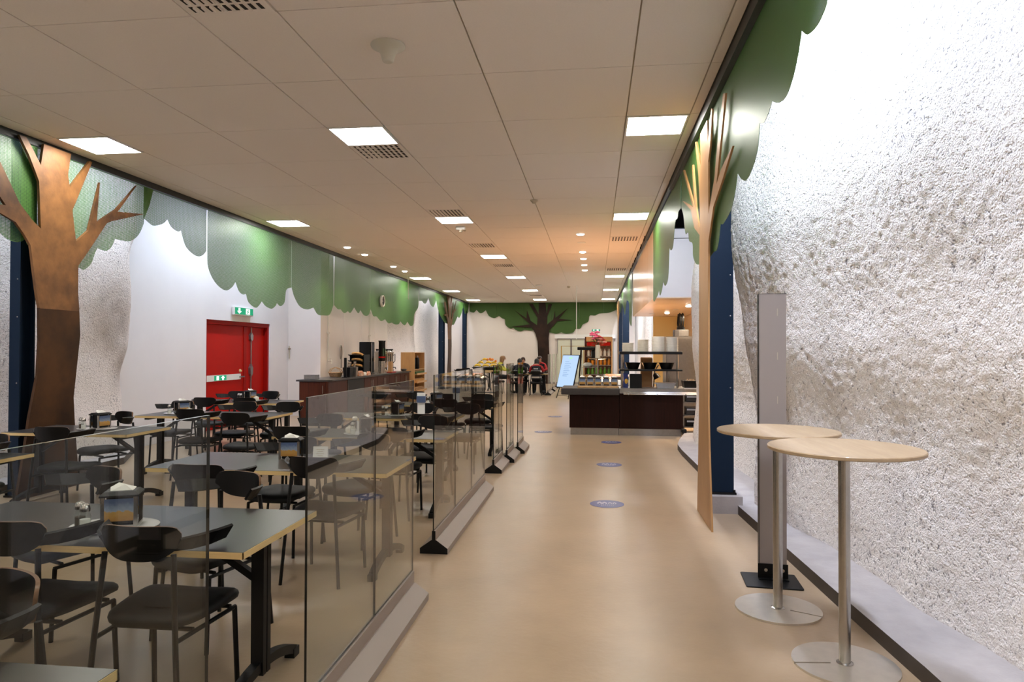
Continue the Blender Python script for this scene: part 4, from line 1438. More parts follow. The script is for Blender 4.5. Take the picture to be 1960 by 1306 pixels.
# ================================================================ standing tables on the right
def standing_table(x, y, r, label, slot_deg):
    t = thing('standing_table', label, 'table', (x, y, 0), 0, 'round standing tables')
    MB().lathe([(r - 0.006, 1.062), (r, 1.066), (r, 1.078), (r - 0.004, 1.082)], 72).build('tabletop', M['birch'], t, smooth=30)
    MB().lathe([(0.0275, 0.012), (0.0275, 1.05)], 24).build('pole', M['chrome'], t, smooth=40)
    MB().lathe([(0.12, 1.05), (0.12, 1.062)], 24).build('mounting_plate', M['steel'], t)
    # steel disc foot with one radial slit
    n = 64
    rb = 0.247
    poly = []
    hw = 0.006
    for i in range(n + 1):
        a0 = math.asin(hw / rb)
        a = a0 + (2 * math.pi - 2 * a0) * i / n
        poly.append((rb * math.cos(a), rb * math.sin(a)))
    poly += [(0.07, -hw), (0.07, hw)]
    m_ = MB()
    m_.prism(poly, 0.0, 0.011, 'Z')
    o = fix_normals(m_.build('foot', M['foot_steel'], t))
    o.rotation_euler = (0, 0, R(slot_deg))
    MB().lathe([(0.04, 0.011), (0.04, 0.014), (0.0275, 0.018)], 24).build('collar', M['chrome'], t)
    return t


standing_table(1.100, 4.30, 0.352, 'round birch standing table beside the grey upright panel', -28)
standing_table(1.236, 3.585, 0.36, 'nearest round birch standing table, in front of the rock wall', 186)

# ---- grey upright panel on a black foot
t = thing('panel_stand', 'tall narrow grey panel on a black steel foot by the kerb', 'stand', (1.21, 4.86, 0), R(-4))
pn = MB()
pn.box(-0.088, 0.088, -0.014, 0.04, 0.012, 1.95, 0)
pn.box(-0.0915, -0.088, -0.015, 0.042, 0.012, 1.952, 1)
pn.box(-0.088, 0.088, -0.015, 0.042, 1.95, 1.953, 1)
pn.build('panel', [M['panel_grey'], M['black']], t)
MB().rbox(-0.2, 0.16, -0.2, 0.1, 0.0, 0.01, 0.01).build('foot_plate', M['black_metal'], t)
bk = MB()
bk.box(-0.1, 0.095, -0.022, -0.0155, 0.01, 0.11)
bk.box(-0.1, 0.095, -0.06, -0.022, 0.01, 0.016)
bk.build('angle_bracket', M['black'], t)
for sx in (-0.05, 0.06):
    MB().lathe([(0.012, 0), (0.012, 0.01)], 8, 0, Matrix.Translation((sx, -0.022, 0.07)) @ Matrix.Rotation(R(90), 4, 'X')).build('bolt', M['chrome'], t)
for z in (0.4, 0.9, 1.2, 1.5, 1.8):
    MB().box(0.03, 0.033, -0.0155, -0.0145, z, z + 0.05).build('slot', M['grid'], t)

# small cream plate leaning behind the panel on the kerb
o = MB().box(1.385, 1.42, 5.75, 6.0, 0.086, 0.40).build('wall_plate', M['beige_plastic'])
tag(o, 'small cream plate on the kerb behind the grey panel', 'plate')

# ================================================================ round floor stickers
def sticker(x, y, label, proto=[None]):
    if proto[0] is None:
        t = thing('floor_sticker', '', 'sticker')
        MB().lathe([(0.172, 0.0005), (0.172, 0.002)], 48).build('disc', M['sticker'], t)
        p = MB()

        def figure(cx, cy, s):
            p.lathe([(0.016 * s, 0.0022), (0.016 * s, 0.003)], 14, 0, None, cx, cy + 0.05 * s)
            p.prism([(cx - 0.028 * s, cy - 0.045 * s), (cx - 0.012 * s, cy - 0.045 * s), (cx - 0.01 * s, cy), (cx + 0.01 * s, cy), (cx + 0.012 * s, cy - 0.045 * s), (cx + 0.028 * s, cy - 0.045 * s),
                     (cx + 0.03 * s, cy + 0.02 * s), (cx + 0.015 * s, cy + 0.03 * s), (cx - 0.015 * s, cy + 0.03 * s), (cx - 0.03 * s, cy + 0.02 * s)], 0.0022, 0.003, 'Z')
        figure(-0.075, 0.03, 0.85)
        figure(-0.025, 0.03, 0.85)
        figure(0.03, 0.03, 0.65)
        figure(0.075, 0.03, 0.65)
        fix_normals(p.build('figures', M['sticker_white'], t))['kind'] = 'stuff'
        q = MB()
        for i in range(9):
            q.box(-0.08 + i * 0.019, -0.068 + i * 0.019, -0.05, -0.038, 0.0022, 0.003)
        for i in range(7):
            q.box(-0.06 + i * 0.019, -0.048 + i * 0.019, -0.085, -0.075, 0.0022, 0.003)
        q.build('lettering', M['sticker_white'], t)['kind'] = 'stuff'
        proto[0] = t
        o = t
    else:
        o = copy_tree(proto[0])
    o.location = (x, y, 0)
    tag(o, label, 'sticker', 'blue floor stickers')


sticker(0.128, 7.02, 'nearest round blue distance sticker on the floor')
sticker(0.20, 9.43, 'second round blue floor sticker, before the serving counter')
sticker(0.284, 11.73, 'third round blue floor sticker, right at the serving counter')
sticker(-0.97, 13.05, 'blue floor sticker left of the serving counter')
sticker(-0.92, 16.1, 'farthest blue floor sticker beyond the serving counter')

# ================================================================ drinks counter on the left
WT = 0.945


def base_cabinet(x0, x1, y0, y1, label, doors=1, m='wood_red', end_door=False, black=False):
    t = thing('base_cabinet', label, 'cabinet', (x0, y0, 0), 0, 'drinks counter cabinets')
    a, b = x1 - x0, y1 - y0
    MB().box(0.02, a - 0.02, 0.005, b - 0.005, 0.10, WT - 0.035).build('body', M[m], t)
    MB().box(0.06, a - 0.06, 0.04, b - 0.04, 0.0, 0.10).build('plinth', M['black'], t)
    w_ = (b - 0.01) / doors
    for i in range(doors):
        yy = 0.005 + i * w_
        d = MB().box(a - 0.019, a, yy + 0.004, yy + w_ - 0.004, 0.11, WT - 0.045).build('door', M['black'] if black else M[m], t)
        if not black:
            hy = yy + (w_ - 0.05 if i % 2 == 0 else 0.05)
            h = MB().tube([(a, hy, 0.66), (a + 0.03, hy, 0.67), (a + 0.03, hy, 0.83), (a, hy, 0.84)], 0.007, 6)
            h.build('handle', M['chrome'], d)
    if end_door:
        d = MB().box(0.03, a - 0.05, -0.016, 0.004, 0.11, WT - 0.045).build('door', M[m], t)
        h = MB().tube([(a - 0.10, -0.016, 0.66), (a - 0.10, -0.045, 0.67), (a - 0.10, -0.045, 0.83), (a - 0.10, -0.016, 0.84)], 0.007, 6)
        h.build('handle', M['chrome'], d)
    return t


CX0, CX1 = -6.02, -5.38
ys = [13.35, 14.45, 15.55, 16.55, 17.55, 18.55, 19.5]
labs = ['end cabinet of the drinks counter with a door facing the camera', 'black fronted unit in the drinks counter',
        'drinks counter cabinet below the bread rack', 'drinks counter cabinet below the black coffee machine', 'drinks counter cabinet below the cup dispensers',
        'drinks counter cabinet beside the bread cabinet']
for i in range(6):
    base_cabinet(CX0, CX1, ys[i], ys[i + 1], labs[i], 1 if i in (0, 1) else 2, end_door=(i == 0), black=(i == 1))
n = []
for i in range(7):
    a = R(-90 + 90 * i / 6)
    n.append((CX1 - 0.16 + 0.2 * math.cos(a), 13.31 + 0.2 + 0.2 * math.sin(a)))
poly = [(CX0 - 0.03, 13.31)] + n + [(CX1 + 0.04, 19.53), (CX0 - 0.03, 19.53)]
m_ = MB()
m_.prism(poly, WT - 0.034, WT, 'Z')
o = fix_normals(m_.build('counter_worktop', M['worktop']))
tag(o, 'long dark worktop of the drinks counter along the left wall', 'worktop')

t = thing('steel_box', 'low light grey steel box on the near end of the drinks counter', 'box', (-5.86, 13.62, WT))
MB().rbox(-0.12, 0.14, -0.09, 0.1, 0, 0.085, 0.012).build('box_body', M['steel'], t)
MB().rbox(-0.125, 0.145, -0.095, 0.105, 0.085, 0.095, 0.012).build('box_lid', M['chrome'], t)
M['wicker'] = mat('wicker', (176, 142, 100), rough=0.8, var=0.3, scale=40, bump=0.3, bscale=90)
t = thing('bread_basket', 'wicker basket with handles on the drinks counter', 'basket', (-5.80, 14.82, WT))
k = MB()
k.lathe([(0.11, 0.0), (0.13, 0.02), (0.155, 0.10), (0.165, 0.105), (0.15, 0.10), (0.125, 0.03), (0.01, 0.02)], 20)
k.build('basket_bowl', M['wicker'], t, smooth=50)
for s in (-0.05, 0.05):
    k = MB().tube([(-0.15, s, 0.10), (-0.1, s, 0.18), (0.0, s, 0.22), (0.1, s, 0.18), (0.15, s, 0.10)], 0.008, 6)
    k.build('basket_handle', M['wicker'], t)
t = thing('counter_screen', 'slim black upright panel on the drinks counter front edge', 'screen', (-5.46, 14.52, WT))
MB().rbox(-0.03, 0.03, -0.02, 0.02, 0.012, 0.44, 0.012).build('post', M['black'], t)
MB().box(-0.06, 0.06, -0.05, 0.05, 0.0, 0.012).build('foot', M['black'], t)
# cutlery caddies
for i, (x, y, mm, lab) in enumerate(((-5.52, 14.85, 'black', 'black caddy of white spoons behind the slim black panel'), (-5.52, 15.2, 'steel', 'grey caddy of cutlery in front of the bread rack'))):
    t = thing('cutlery_caddy', lab, 'cutlery holder', (x, y, WT), R(8 * i), 'cutlery caddies')
    k = MB()
    k.loft([[(-0.07, -0.09, 0), (0.07, -0.09, 0), (0.07, 0.09, 0), (-0.07, 0.09, 0)], [(-0.085, -0.11, 0.22), (0.085, -0.11, 0.22), (0.085, 0.11, 0.22), (-0.085, 0.11, 0.22)]])
    k.build('caddy_box', M[mm], t)
    for j in range(6):
        q = MB()
        yy = -0.08 + 0.032 * j
        q.tube([(0.01 * (j % 2), yy, 0.20), (0.03, yy * 1.2, 0.30)], 0.006, 6)
        q.sphere((0.033, yy * 1.22, 0.32), 0.018, 8, 6, 0, (0.5, 1, 1.5))
        q.build('spoon', M['chrome'], t, smooth=50)
# bread rack with three sloping shelves, a bag of bread on each
rk = thing('bread_rack', 'black rack with three sloping bread shelves on the drinks counter', 'rack', (-5.72, 16.0, WT))
M['bread'] = mat('bread_crust', (196, 140, 72), rough=0.55, rgb2=(224, 182, 116), scale=14)
tilt = Matrix.Rotation(R(14), 4, 'X')
for s in (-1, 1):
    MB().box(s * 0.17 - 0.01, s * 0.17 + 0.01, -0.02, 0.40, 0.0, 0.50).build('side_panel', M['black'], rk)
for i in range(3):
    z = 0.13 + 0.14 * i
    sh = MB().box(-0.16, 0.16, -0.36, 0.36, -0.006, 0.004, 0, Matrix.Translation((0, 0.15, z)) @ Matrix.Rotation(R(-14), 4, 'X'))
    sh.build('shelf', M['black'], rk)
    bt = thing('bread_loaf', '%s bagged bread loaf in the bread rack' % ('lowest', 'middle', 'topmost')[i], 'bread', (-5.72, 16.15, WT + z + 0.006), 0, 'bread loaves in the rack')
    bt.rotation_euler = (R(-14), 0, 0)
    lay = []
    for jj in range(9):
        u = -1 + 2 * jj / 8
        rr = max(0.2, (1 - abs(u) ** 4) ** 0.5)
        lay.append([(0.14 * rr * math.copysign(abs(math.cos(a)) ** 0.7, math.cos(a)), u * 0.33, 0.05 + 0.046 * rr * math.copysign(abs(math.sin(a)) ** 0.7, math.sin(a))) for a in [2 * math.pi * q / 14 for q in range(14)]])
    MB().loft(lay).build('loaf', M['bread'], bt, smooth=60)
    MB().tube([(0, 0.33, 0.05), (0.01, 0.39, 0.055)], 0.02, 8, 0, False, 0.03).build('bag_end', M['paper'], bt)
M['orange'] = mat('orange_print', (214, 112, 40), rough=0.5, rgb2=(236, 220, 200), scale=18)
for i, (x, y, sx, sy, h, mm, lab) in enumerate(((-5.47, 15.52, 0.06, 0.08, 0.10, 'orange', 'orange and white packet before the bread rack, left'), (-5.47, 15.75, 0.06, 0.1, 0.06, 'paper', 'flat white packet before the bread rack'), (-5.44, 16.02, 0.05, 0.1, 0.07, 'orange', 'orange and white packet before the bread rack, right'))):
    t = thing('food_packet', lab, 'packet', (x, y, WT), R(10 * i), 'food packets')
    MB().rbox(-sx, sx, -sy, sy, 0, h, 0.012).build('packet_body', M[mm], t)
    MB().box(-sx * 0.8, sx * 0.8, -0.006, 0.006, h, h + 0.025).build('packet_fold', M[mm], t)
# black coffee machine
t = thing('coffee_machine', 'tall black coffee machine with grey side on the drinks counter', 'coffee machine', (-5.82, 17.0, WT))
MB().rbox(-0.16, 0.16, -0.14, 0.14, 0.0, 0.82, 0.02).build('machine_body', M['black'], t)
MB().box(0.16, 0.166, -0.1, 0.1, 0.45, 0.75).build('machine_screen', M['navy_dark'], t)
MB().box(0.162, 0.17, -0.138, -0.10, 0.02, 0.8).build('machine_trim', M['steel'], t)
MB().box(0.16, 0.24, -0.1, 0.1, 0.0, 0.03).build('drip_tray', M['steel'], t)
MB().lathe([(0.02, 0.32), (0.03, 0.40)], 10, 0, None, 0.18, 0).build('spout', M['chrome'], t)
t = thing('wall_hose', 'dark coiled hose on the wall left of the coffee machine', 'hose', (-6.36, 16.55, 1.2))
k = MB()
k.tube([(0.02, 0.1 * math.sin(a) * 0.6, 0.3 + 0.17 * math.cos(a)) for a in [2 * math.pi * i / 16 for i in range(17)]], 0.016, 6)
k.tube([(0.02, 0.03, 0.13), (0.02, 0.02, -0.1)], 0.016, 6)
k.build('hose_loop', M['steel'], t)
# cup dispensers
for i in range(2):
    t = thing('cup_dispenser', '%s of the two tall black cup dispensers on the drinks counter' % ('left', 'right')[i], 'cup dispenser', (-5.58, 17.42 + 0.17 * i, WT), 0, 'cup dispensers')
    MB().lathe([(0.055, 0.0), (0.055, 0.32)], 16).build('dispenser_stand', M['chrome'], t, smooth=40)
    MB().lathe([(0.05, 0.32), (0.062, 0.34), (0.062, 0.82), (0.075, 0.86)], 16).build('cup_tube', M['black'], t, smooth=40)
    MB().lathe([(0.066, 0.40), (0.068, 0.42), (0.066, 0.44)], 16).build('red_ring', M['red'], t)
    MB().box(0.058, 0.066, -0.02, 0.02, 0.46, 0.66).build('cup_window', M['green_edge'], t)
t = thing('red_tray', 'small red tray in front of the coffee urns', 'tray', (-5.5, 18.1, WT))
MB().rbox(-0.08, 0.08, -0.2, 0.2, 0, 0.02, 0.02).build('tray_body', M['red'], t)
MB().box(-0.05, 0.05, -0.16, -0.04, 0.02, 0.3).build('straw_box', M['birch_cab'], t)
for i in range(3):
    y = 18.05 + 0.42 * i
    t = thing('coffee_urn', '%s stainless coffee urn on the drinks counter' % ('nearest', 'middle', 'farthest')[i], 'coffee urn', (-5.82, y, WT), 0, 'coffee urns')
    MB().lathe([(0.14, 0.0), (0.14, 0.06), (0.13, 0.08), (0.13, 0.52), (0.135, 0.53), (0.135, 0.56), (0.08, 0.60), (0.03, 0.61)], 22).build('urn_body', M['chrome'], t, smooth=35)
    MB().box(-0.1, 0.12, -0.02, 0.02, 0.60, 0.64).build('urn_lid', M['black'], t)
    MB().tube([(0.12, 0, 0.12), (0.2, 0, 0.12), (0.2, 0, 0.07)], 0.014, 8).build('tap', M['black'], t)
    MB().tube([(0.12, 0, 0.45), (0.18, 0, 0.5), (0.18, 0, 0.3), (0.13, 0, 0.25)], 0.012, 8).build('urn_handle', M['black'], t)
t = thing('small_bowl', 'small steel bowl at the far end of the drinks counter', 'bowl', (-5.5, 19.3, WT))
MB().lathe([(0.05, 0.0), (0.08, 0.03), (0.09, 0.07), (0.08, 0.07), (0.05, 0.02), (0.01, 0.015)], 16).build('bowl_body', M['steel'], t, smooth=50)
t = thing('wall_tap', 'old wall tap at the foot of the conduit', 'tap', (-6.38, 15.8, 1.3))
MB().tube([(0, 0, 0), (0.09, 0, 0), (0.1, 0, -0.07)], 0.02, 8).build('spout', M['grid'], t)
MB().box(0.04, 0.06, -0.05, 0.05, 0.03, 0.045).build('tap_handle', M['grid'], t)

# ---- birch bread cabinet
t = thing('bread_cabinet', 'birch cabinet with open tray shelves at the end of the drinks counter', 'cabinet', (-5.68, 19.62, 0))
MB().box(0.0, 0.42, 0.0, 0.02, 0.0, 1.49).build('side_panel', M['birch_cab'], t)
MB().box(0.0, 0.42, 1.16, 1.18, 0.0, 1.49).build('side_panel', M['birch_cab'], t)
MB().box(0.0, 0.42, 0.02, 1.16, 1.47, 1.49).build('top_panel', M['birch_cab'], t)
MB().box(0.0, 0.015, 0.02, 1.16, 0.0, 1.47).build('back_panel', M['birch_cab'], t)
MB().box(0.27, 0.275, -0.002, 0.0, 0.96, 1.48).build('panel_joint', M['wicker'], t)
for z in (0.32, 0.58, 0.82):
    sh = MB().box(0.015, 0.50, 0.02, 1.16, z, z + 0.018).build('shelf', M['birch_cab'], t)
    MB().box(0.48, 0.50, 0.02, 1.16, z + 0.018, z + 0.05).build('shelf_lip', M['birch_cab'], sh)
MB().box(0.015, 0.42, 0.02, 1.16, 0.97, 0.988).build('shelf', M['birch_cab'], t)
for i, (z, mm, lab) in enumerate(((0.345, 'wicker', 'brown bread basket on the lowest birch shelf'), (0.605, 'bread', 'tray of crispbread on the middle birch shelf'), (0.845, 'green_edge', 'green packet tray on the upper birch shelf'))):
    b = thing('shelf_basket', lab, 'basket', (-5.68 + 0.25, 19.66, z - 0.005), 0, 'baskets in the birch cabinet')
    k = MB()
    k.loft([[(-0.18, 0.03, 0), (0.17, 0.03, 0), (0.17, 1.05, 0), (-0.18, 1.05, 0)], [(-0.2, 0.01, 0.08), (0.2, 0.01, 0.08), (0.2, 1.07, 0.08), (-0.2, 1.07, 0.08)]])
    k.build('basket_box', M[mm], b)
    MB().rbox(-0.15, 0.15, 0.08, 1.0, 0.08, 0.11, 0.03).build('basket_filling', M['wicker'], b)
for i in range(2):
    b = thing('paper_dispenser', '%s dark round dispenser in the top of the birch cabinet' % ('near', 'far')[i], 'dispenser', (-5.36, 19.86 + 0.42 * i, 0.988 + 0.003), 0, 'dispensers in the birch cabinet')
    MB().lathe([(0.06, 0.0), (0.07, 0.02), (0.07, 0.28), (0.05, 0.34)], 14).build('dispenser_body', M['black'], b, smooth=40)
    MB().lathe([(0.03, 0.34), (0.03, 0.4)], 10).build('dispenser_cap', M['steel'], b)

# ================================================================ serving counter
CY = 12.7
t = thing('serving_counter', 'dark mahogany serving counter with steel kick plate', 'counter', (0, CY, 0))
MB().box(-0.46, 0.455, 0.0, 0.9, 0.13, 0.745).build('front_panel', M['wood_dark'], t)
MB().box(0.462, 1.60, 0.0, 0.9, 0.13, 0.775).build('front_panel', M['wood_dark'], t)
MB().box(-0.44, 0.44, 0.015, 0.85, 0.0, 0.13).build('kick_plate', M['steel'], t)
MB().box(0.447, 1.57, 0.015, 0.85, 0.0, 0.125).build('kick_plate', M['steel'], t)
MB().rbox(-0.61, 0.455, -0.12, 0.9, 0.745, 0.865, 0.02).build('worktop', M['worktop'], t)
MB().box(0.46, 1.62, -0.05, 0.9, 0.775, 0.865).build('steel_top', M['steel'], t)
for i in range(3):
    MB().tube([(0.52, -0.10 - 0.09 * i, 0.80 - 0.012 * i), (1.85, -0.10 - 0.09 * i, 0.80 - 0.012 * i)], 0.012, 8).build('tray_rail', M['chrome'], t)
for x in (0.6, 1.1, 1.6):
    MB().box(x, x + 0.02, -0.3, 0.0, 0.765, 0.785).build('rail_bracket', M['steel'], t)
t = thing('serving_line', 'long steel serving line running back behind the mahogany counter', 'counter', (0, 13.62, 0))
MB().box(0.1, 1.0, 0.0, 5.0, 0.10, 0.84).build('line_body', M['wood_dark'], t)
MB().box(0.05, 1.05, 0.0, 5.05, 0.84, 0.88).build('line_top', M['steel'], t)
MB().box(0.15, 0.95, 0.05, 4.95, 0.0, 0.10).build('line_plinth', M['black'], t)

# napkin dispensers in a row on a board
o = MB().rbox(-0.31, 0.44, CY + 0.02, CY + 0.22, 0.867, 0.90, 0.01).build('dispenser_board', M['birch_cab'])
tag(o, 'low wooden board under the napkin row on the serving counter', 'board')
for i in range(5):
    o = put('disp', make_dispenser, -0.225 + 0.147 * i, CY + 0.12, 0.901, 0, '%s napkin dispenser from the left on the serving counter' % ORD[i], 'napkin dispenser', 'napkin dispensers on the counter')
    o.scale = (0.86, 0.86, 1.0)

# plate rack
t = thing('plate_rack', 'steel rack with two shelves on the serving counter', 'rack', (0.47, CY + 0.06, 0.866))
for x in (0.03, 0.07, 1.04, 1.08):
    MB().tube([(x, 0.05 if x in (0.03, 1.04) else 0.33, 0.0), (x, 0.05 if x in (0.03, 1.04) else 0.33, 0.66)], 0.018, 8).build('post', M['chrome'], t)
MB().rbox(-0.01, 1.13, 0.0, 0.38, 0.625, 0.675, 0.015).build('upper_shelf', M['black_metal'], t)
MB().rbox(-0.01, 1.13, 0.0, 0.38, 0.315, 0.35, 0.015).build('lower_shelf', M['black_metal'], t)
SHZ = 0.866 + 0.675
pl = None
for si, (x, r, n_, lab) in enumerate(((0.62, 0.105, 11, 'lowest plate stack, leftmost'), (0.90, 0.10, 15, 'second plate stack from the left'), (1.18, 0.118, 19, 'tallest plate stack, third from the left'), (1.43, 0.112, 18, 'rightmost plate stack'))):
    mesh0 = None
    for k in range(n_):
        o = None
        if mesh0 is None:
            mesh0 = MB().lathe([(r * 0.7, 0.0), (r * 0.985, 0.002), (r, 0.005), (r, 0.012), (r * 0.985, 0.0143), (r * 0.7, 0.0143)], 24).build('plate', M['porcelain'], smooth=40)
            o = mesh0
        else:
            o = share(mesh0, 'plate', None)
        o.location = (x + random.uniform(-0.003, 0.003), CY + 0.25 + random.uniform(-0.003, 0.003), SHZ + 0.001 + k * 0.0148)
        tag(o, 'cream plate in the %s on the steel rack' % lab, 'plate', 'plates in the %s' % lab)
for i in range(3):
    t = thing('black_basket', '%s black basket on the lower rack shelf' % ('left', 'middle', 'right')[i], 'basket', (0.71 + 0.31 * i, CY + 0.24, 0.866 + 0.351), 0, 'black baskets')
    k = MB()
    k.lathe([(0.095, 0.0), (0.10, 0.01), (0.14, 0.11), (0.148, 0.12), (0.14, 0.118), (0.092, 0.02), (0.01, 0.012)], 20)
    k.build('basket_bowl', M['black'], t, smooth=40)
    q = MB()
    for j in range(7):
        a = 2 * math.pi * j / 7
        q.tube([(0.05 * math.cos(a), 0.05 * math.sin(a), 0.03), (0.09 * math.cos(a + .3), 0.09 * math.sin(a + .3), 0.115)], 0.008, 6)
    q.build('cutlery', M['steel'], t)
z0 = 0.867
t = thing('black_box', 'square black box under the plate rack', 'box', (0.76, CY + 0.16, z0))
MB().rbox(-0.11, 0.11, -0.05, 0.05, 0, 0.26, 0.01).build('box_body', M['black'], t)
MB().box(-0.125, -0.112, -0.05, 0.05, 0.0, 0.26).build('box_side', M['paper'], t)
t = thing('blue_package', 'blue and yellow package under the left end of the plate rack', 'package', (0.58, CY + 0.26, z0))
M['blue'] = mat('blue_print', (36, 60, 140), rough=0.4)
M['yellow'] = mat('yellow_print', (226, 176, 50), rough=0.5)
MB().box(-0.045, 0.045, -0.03, 0.03, 0, 0.27).build('package_body', M['blue'], t)
MB().lathe([(0.03, 0.0), (0.03, 0.002)], 16, 0, Matrix.Translation((0.01, -0.031, 0.12)) @ Matrix.Rotation(R(90), 4, 'X') @ Matrix.Diagonal((1, 1.6, 1, 1))).build('yellow_mark', M['yellow'], t)
t = thing('brown_carton', 'brown carton standing behind the plate rack', 'box', (0.99, CY + 0.62, z0))
MB().box(-0.11, 0.11, -0.08, 0.08, 0, 0.55).build('carton_body', mat('brown_card', (150, 112, 72), rough=0.8), t)
MB().box(-0.11, 0.11, -0.005, 0.005, 0.55, 0.565).build('carton_flap', M['wicker'], t)
t = thing('steel_pan', 'shallow steel pan on the counter below the rack', 'pan', (1.3, CY + 0.2, z0))
k = MB()
k.loft([[(-0.15, -0.08, 0), (0.15, -0.08, 0), (0.15, 0.08, 0), (-0.15, 0.08, 0)], [(-0.17, -0.1, 0.10), (0.17, -0.1, 0.10), (0.17, 0.1, 0.10), (-0.17, 0.1, 0.10)]])
k.build('pan_body', M['steel'], t)
for s in (-1, 1):
    MB().tube([(s * 0.165, -0.05, 0.08), (s * 0.2, -0.05, 0.09), (s * 0.2, 0.05, 0.09), (s * 0.165, 0.05, 0.08)], 0.008, 6).build('pan_handle', M['steel'], t)
t = thing('counter_lamp', 'dark desk lamp head behind the rack shelves', 'lamp', (1.12, CY + 0.55, z0))
MB().tube([(0, 0, 0), (0.02, 0, 0.3), (0.09, 0, 0.42)], 0.014, 8).build('lamp_arm', M['chrome'], t)
MB().lathe([(0.07, 0.0), (0.05, 0.08), (0.02, 0.11)], 14, 0, Matrix.Translation((0.07, 0, 0.17)) @ Matrix.Rotation(R(-30), 4, 'Y')).build('lamp_shade', M['black'], t, smooth=40)

# vase of flowers on a pedestal tray
t = thing('pedestal_tray', 'steel pedestal tray carrying the flower vase', 'stand', (0.06, CY + 0.36, z0 - 0.002))
MB().lathe([(0.08, 0.0), (0.08, 0.015), (0.02, 0.03)], 20).build('pedestal_foot', M['chrome'], t, smooth=30)
MB().lathe([(0.014, 0.03), (0.014, 0.52)], 12).build('pedestal_pole', M['chrome'], t, smooth=40)
MB().lathe([(0.02, 0.52), (0.16, 0.535), (0.165, 0.55), (0.155, 0.545)], 28).build('pedestal_top', M['chrome'], t, smooth=30)
M['flower_pink'] = mat('pink_petals', (214, 88, 128), rough=0.6)
M['flower_red'] = mat('red_petals', (176, 40, 44), rough=0.6)
M['flower_pale'] = mat('pale_petals', (222, 150, 140), rough=0.6)
M['leaf'] = mat('green_leaves', (64, 84, 44), rough=0.6)
t = thing('flower_vase', 'tall white vase with pink and red flowers on the serving counter', 'vase', (0.06, CY + 0.36, z0 + 0.547))
MB().lathe([(0.04, 0.0), (0.046, 0.02), (0.044, 0.24), (0.047, 0.25), (0.04, 0.25), (0.036, 0.1)], 20).build('vase_body', M['porcelain'], t, smooth=40)
rnd = random.Random(3)
for i in range(16):
    a = rnd.uniform(0, 2 * math.pi)
    rr = rnd.uniform(0.02, 0.14)
    px_, py_, pz_ = rr * math.cos(a), 0.6 * rr * math.sin(a), 0.30 + rnd.uniform(0.0, 0.13) - 0.3 * rr + (0.08 if math.cos(a) < -0.2 else 0)
    st = MB().tube([(0, 0, 0.22), (px_ * 0.5, py_ * 0.5, 0.27), (px_, py_, pz_)], 0.003, 5)
    st = st.build('stem', M['leaf'], t)
    fl_ = MB()
    mm = M['flower_pink'] if math.cos(a) < -0.1 else (M['flower_red'] if i % 2 else M['flower_pale'])
    for j in range(6):
        b = 2 * math.pi * j / 6
        fl_.sphere((px_ + 0.026 * math.cos(b), py_ + 0.026 * math.sin(b), pz_ + 0.006), 0.026, 6, 4, 0, (1, 1, 0.6))
    fl_.sphere((px_, py_, pz_ + 0.02), 0.02, 6, 4)
    fl_.build('flower', mm, st, smooth=60)
lv = MB()
for i in range(26):
    a = rnd.uniform(0, 2 * math.pi)
    rr = rnd.uniform(0.05, 0.15)
    p = Vector((rr * math.cos(a), 0.6 * rr * math.sin(a), 0.27 + rnd.uniform(-0.01, 0.09)))
    d = Vector((math.cos(a), math.sin(a), 0.3)).normalized() * 0.035
    s_ = Vector((-math.sin(a), math.cos(a), 0)) * 0.012
    lv.add([p - d, p + s_, p + d, p - s_, p + Vector((0, 0, 0.004))], [(0, 1, 4), (1, 2, 4), (2, 3, 4), (3, 0, 4), (0, 3, 2, 1)])
o = lv.build('foliage', M['leaf'], t)
o['kind'] = 'stuff'

# display case with black frame
t = thing('display_case', 'small black framed glass display case on the serving counter', 'display case', (-0.30, CY + 0.56, z0))
f = MB()
for x, y in ((0.0, 0.0), (0.0, 0.32)):
    f.tube([(x, y, 0), (x + 0.04, y, 0.7)], 0.012, 6)
f.build('case_frame', M['black'], t)
MB().rbox(-0.03, 0.36, -0.02, 0.34, 0.70, 0.76, 0.02).build('case_top', M['black'], t)
MB().rbox(0.24, 0.34, 0.02, 0.30, 0.50, 0.70, 0.03).build('case_light', M['black'], t)
MB().box(0.05, 0.056, 0.01, 0.31, 0.02, 0.70).build('case_glass', M['glass'], t)
for i, z in enumerate((0.12, 0.36)):
    MB().box(0.06, 0.30, 0.0, 0.32, z, z + 0.008).build('case_shelf', M['steel'], t)
MB().box(0.31, 0.32, 0.0, 0.32, 0.0, 0.70).build('case_back', M['steel'], t)
for i, (x, z, mm, lab) in enumerate(((0.17, 0.129, 'bread', 'brown loaf on the lower shelf of the display case'), (0.17, 0.369, 'paper', 'white wrapped roll on the upper shelf of the display case'))):
    b = thing('display_food', lab, 'food', (-0.30 + x, CY + 0.70, z0 + z), 0, 'food in the display case')
    lay = []
    for jj in range(7):
        u = -1 + 2 * jj / 6
        rr = max(0.25, (1 - abs(u) ** 3) ** 0.5)
        lay.append([(u * 0.09, 0.06 * rr * math.cos(a), 0.046 + 0.045 * rr * math.sin(a)) for a in [2 * math.pi * q / 12 for q in range(12)]])
    MB().loft(lay).build('food_body', M[mm], b, smooth=60)
    MB().box(-0.05, 0.05, -0.005, 0.005, 0.09, 0.094).build('food_crease', M['wicker'], b)
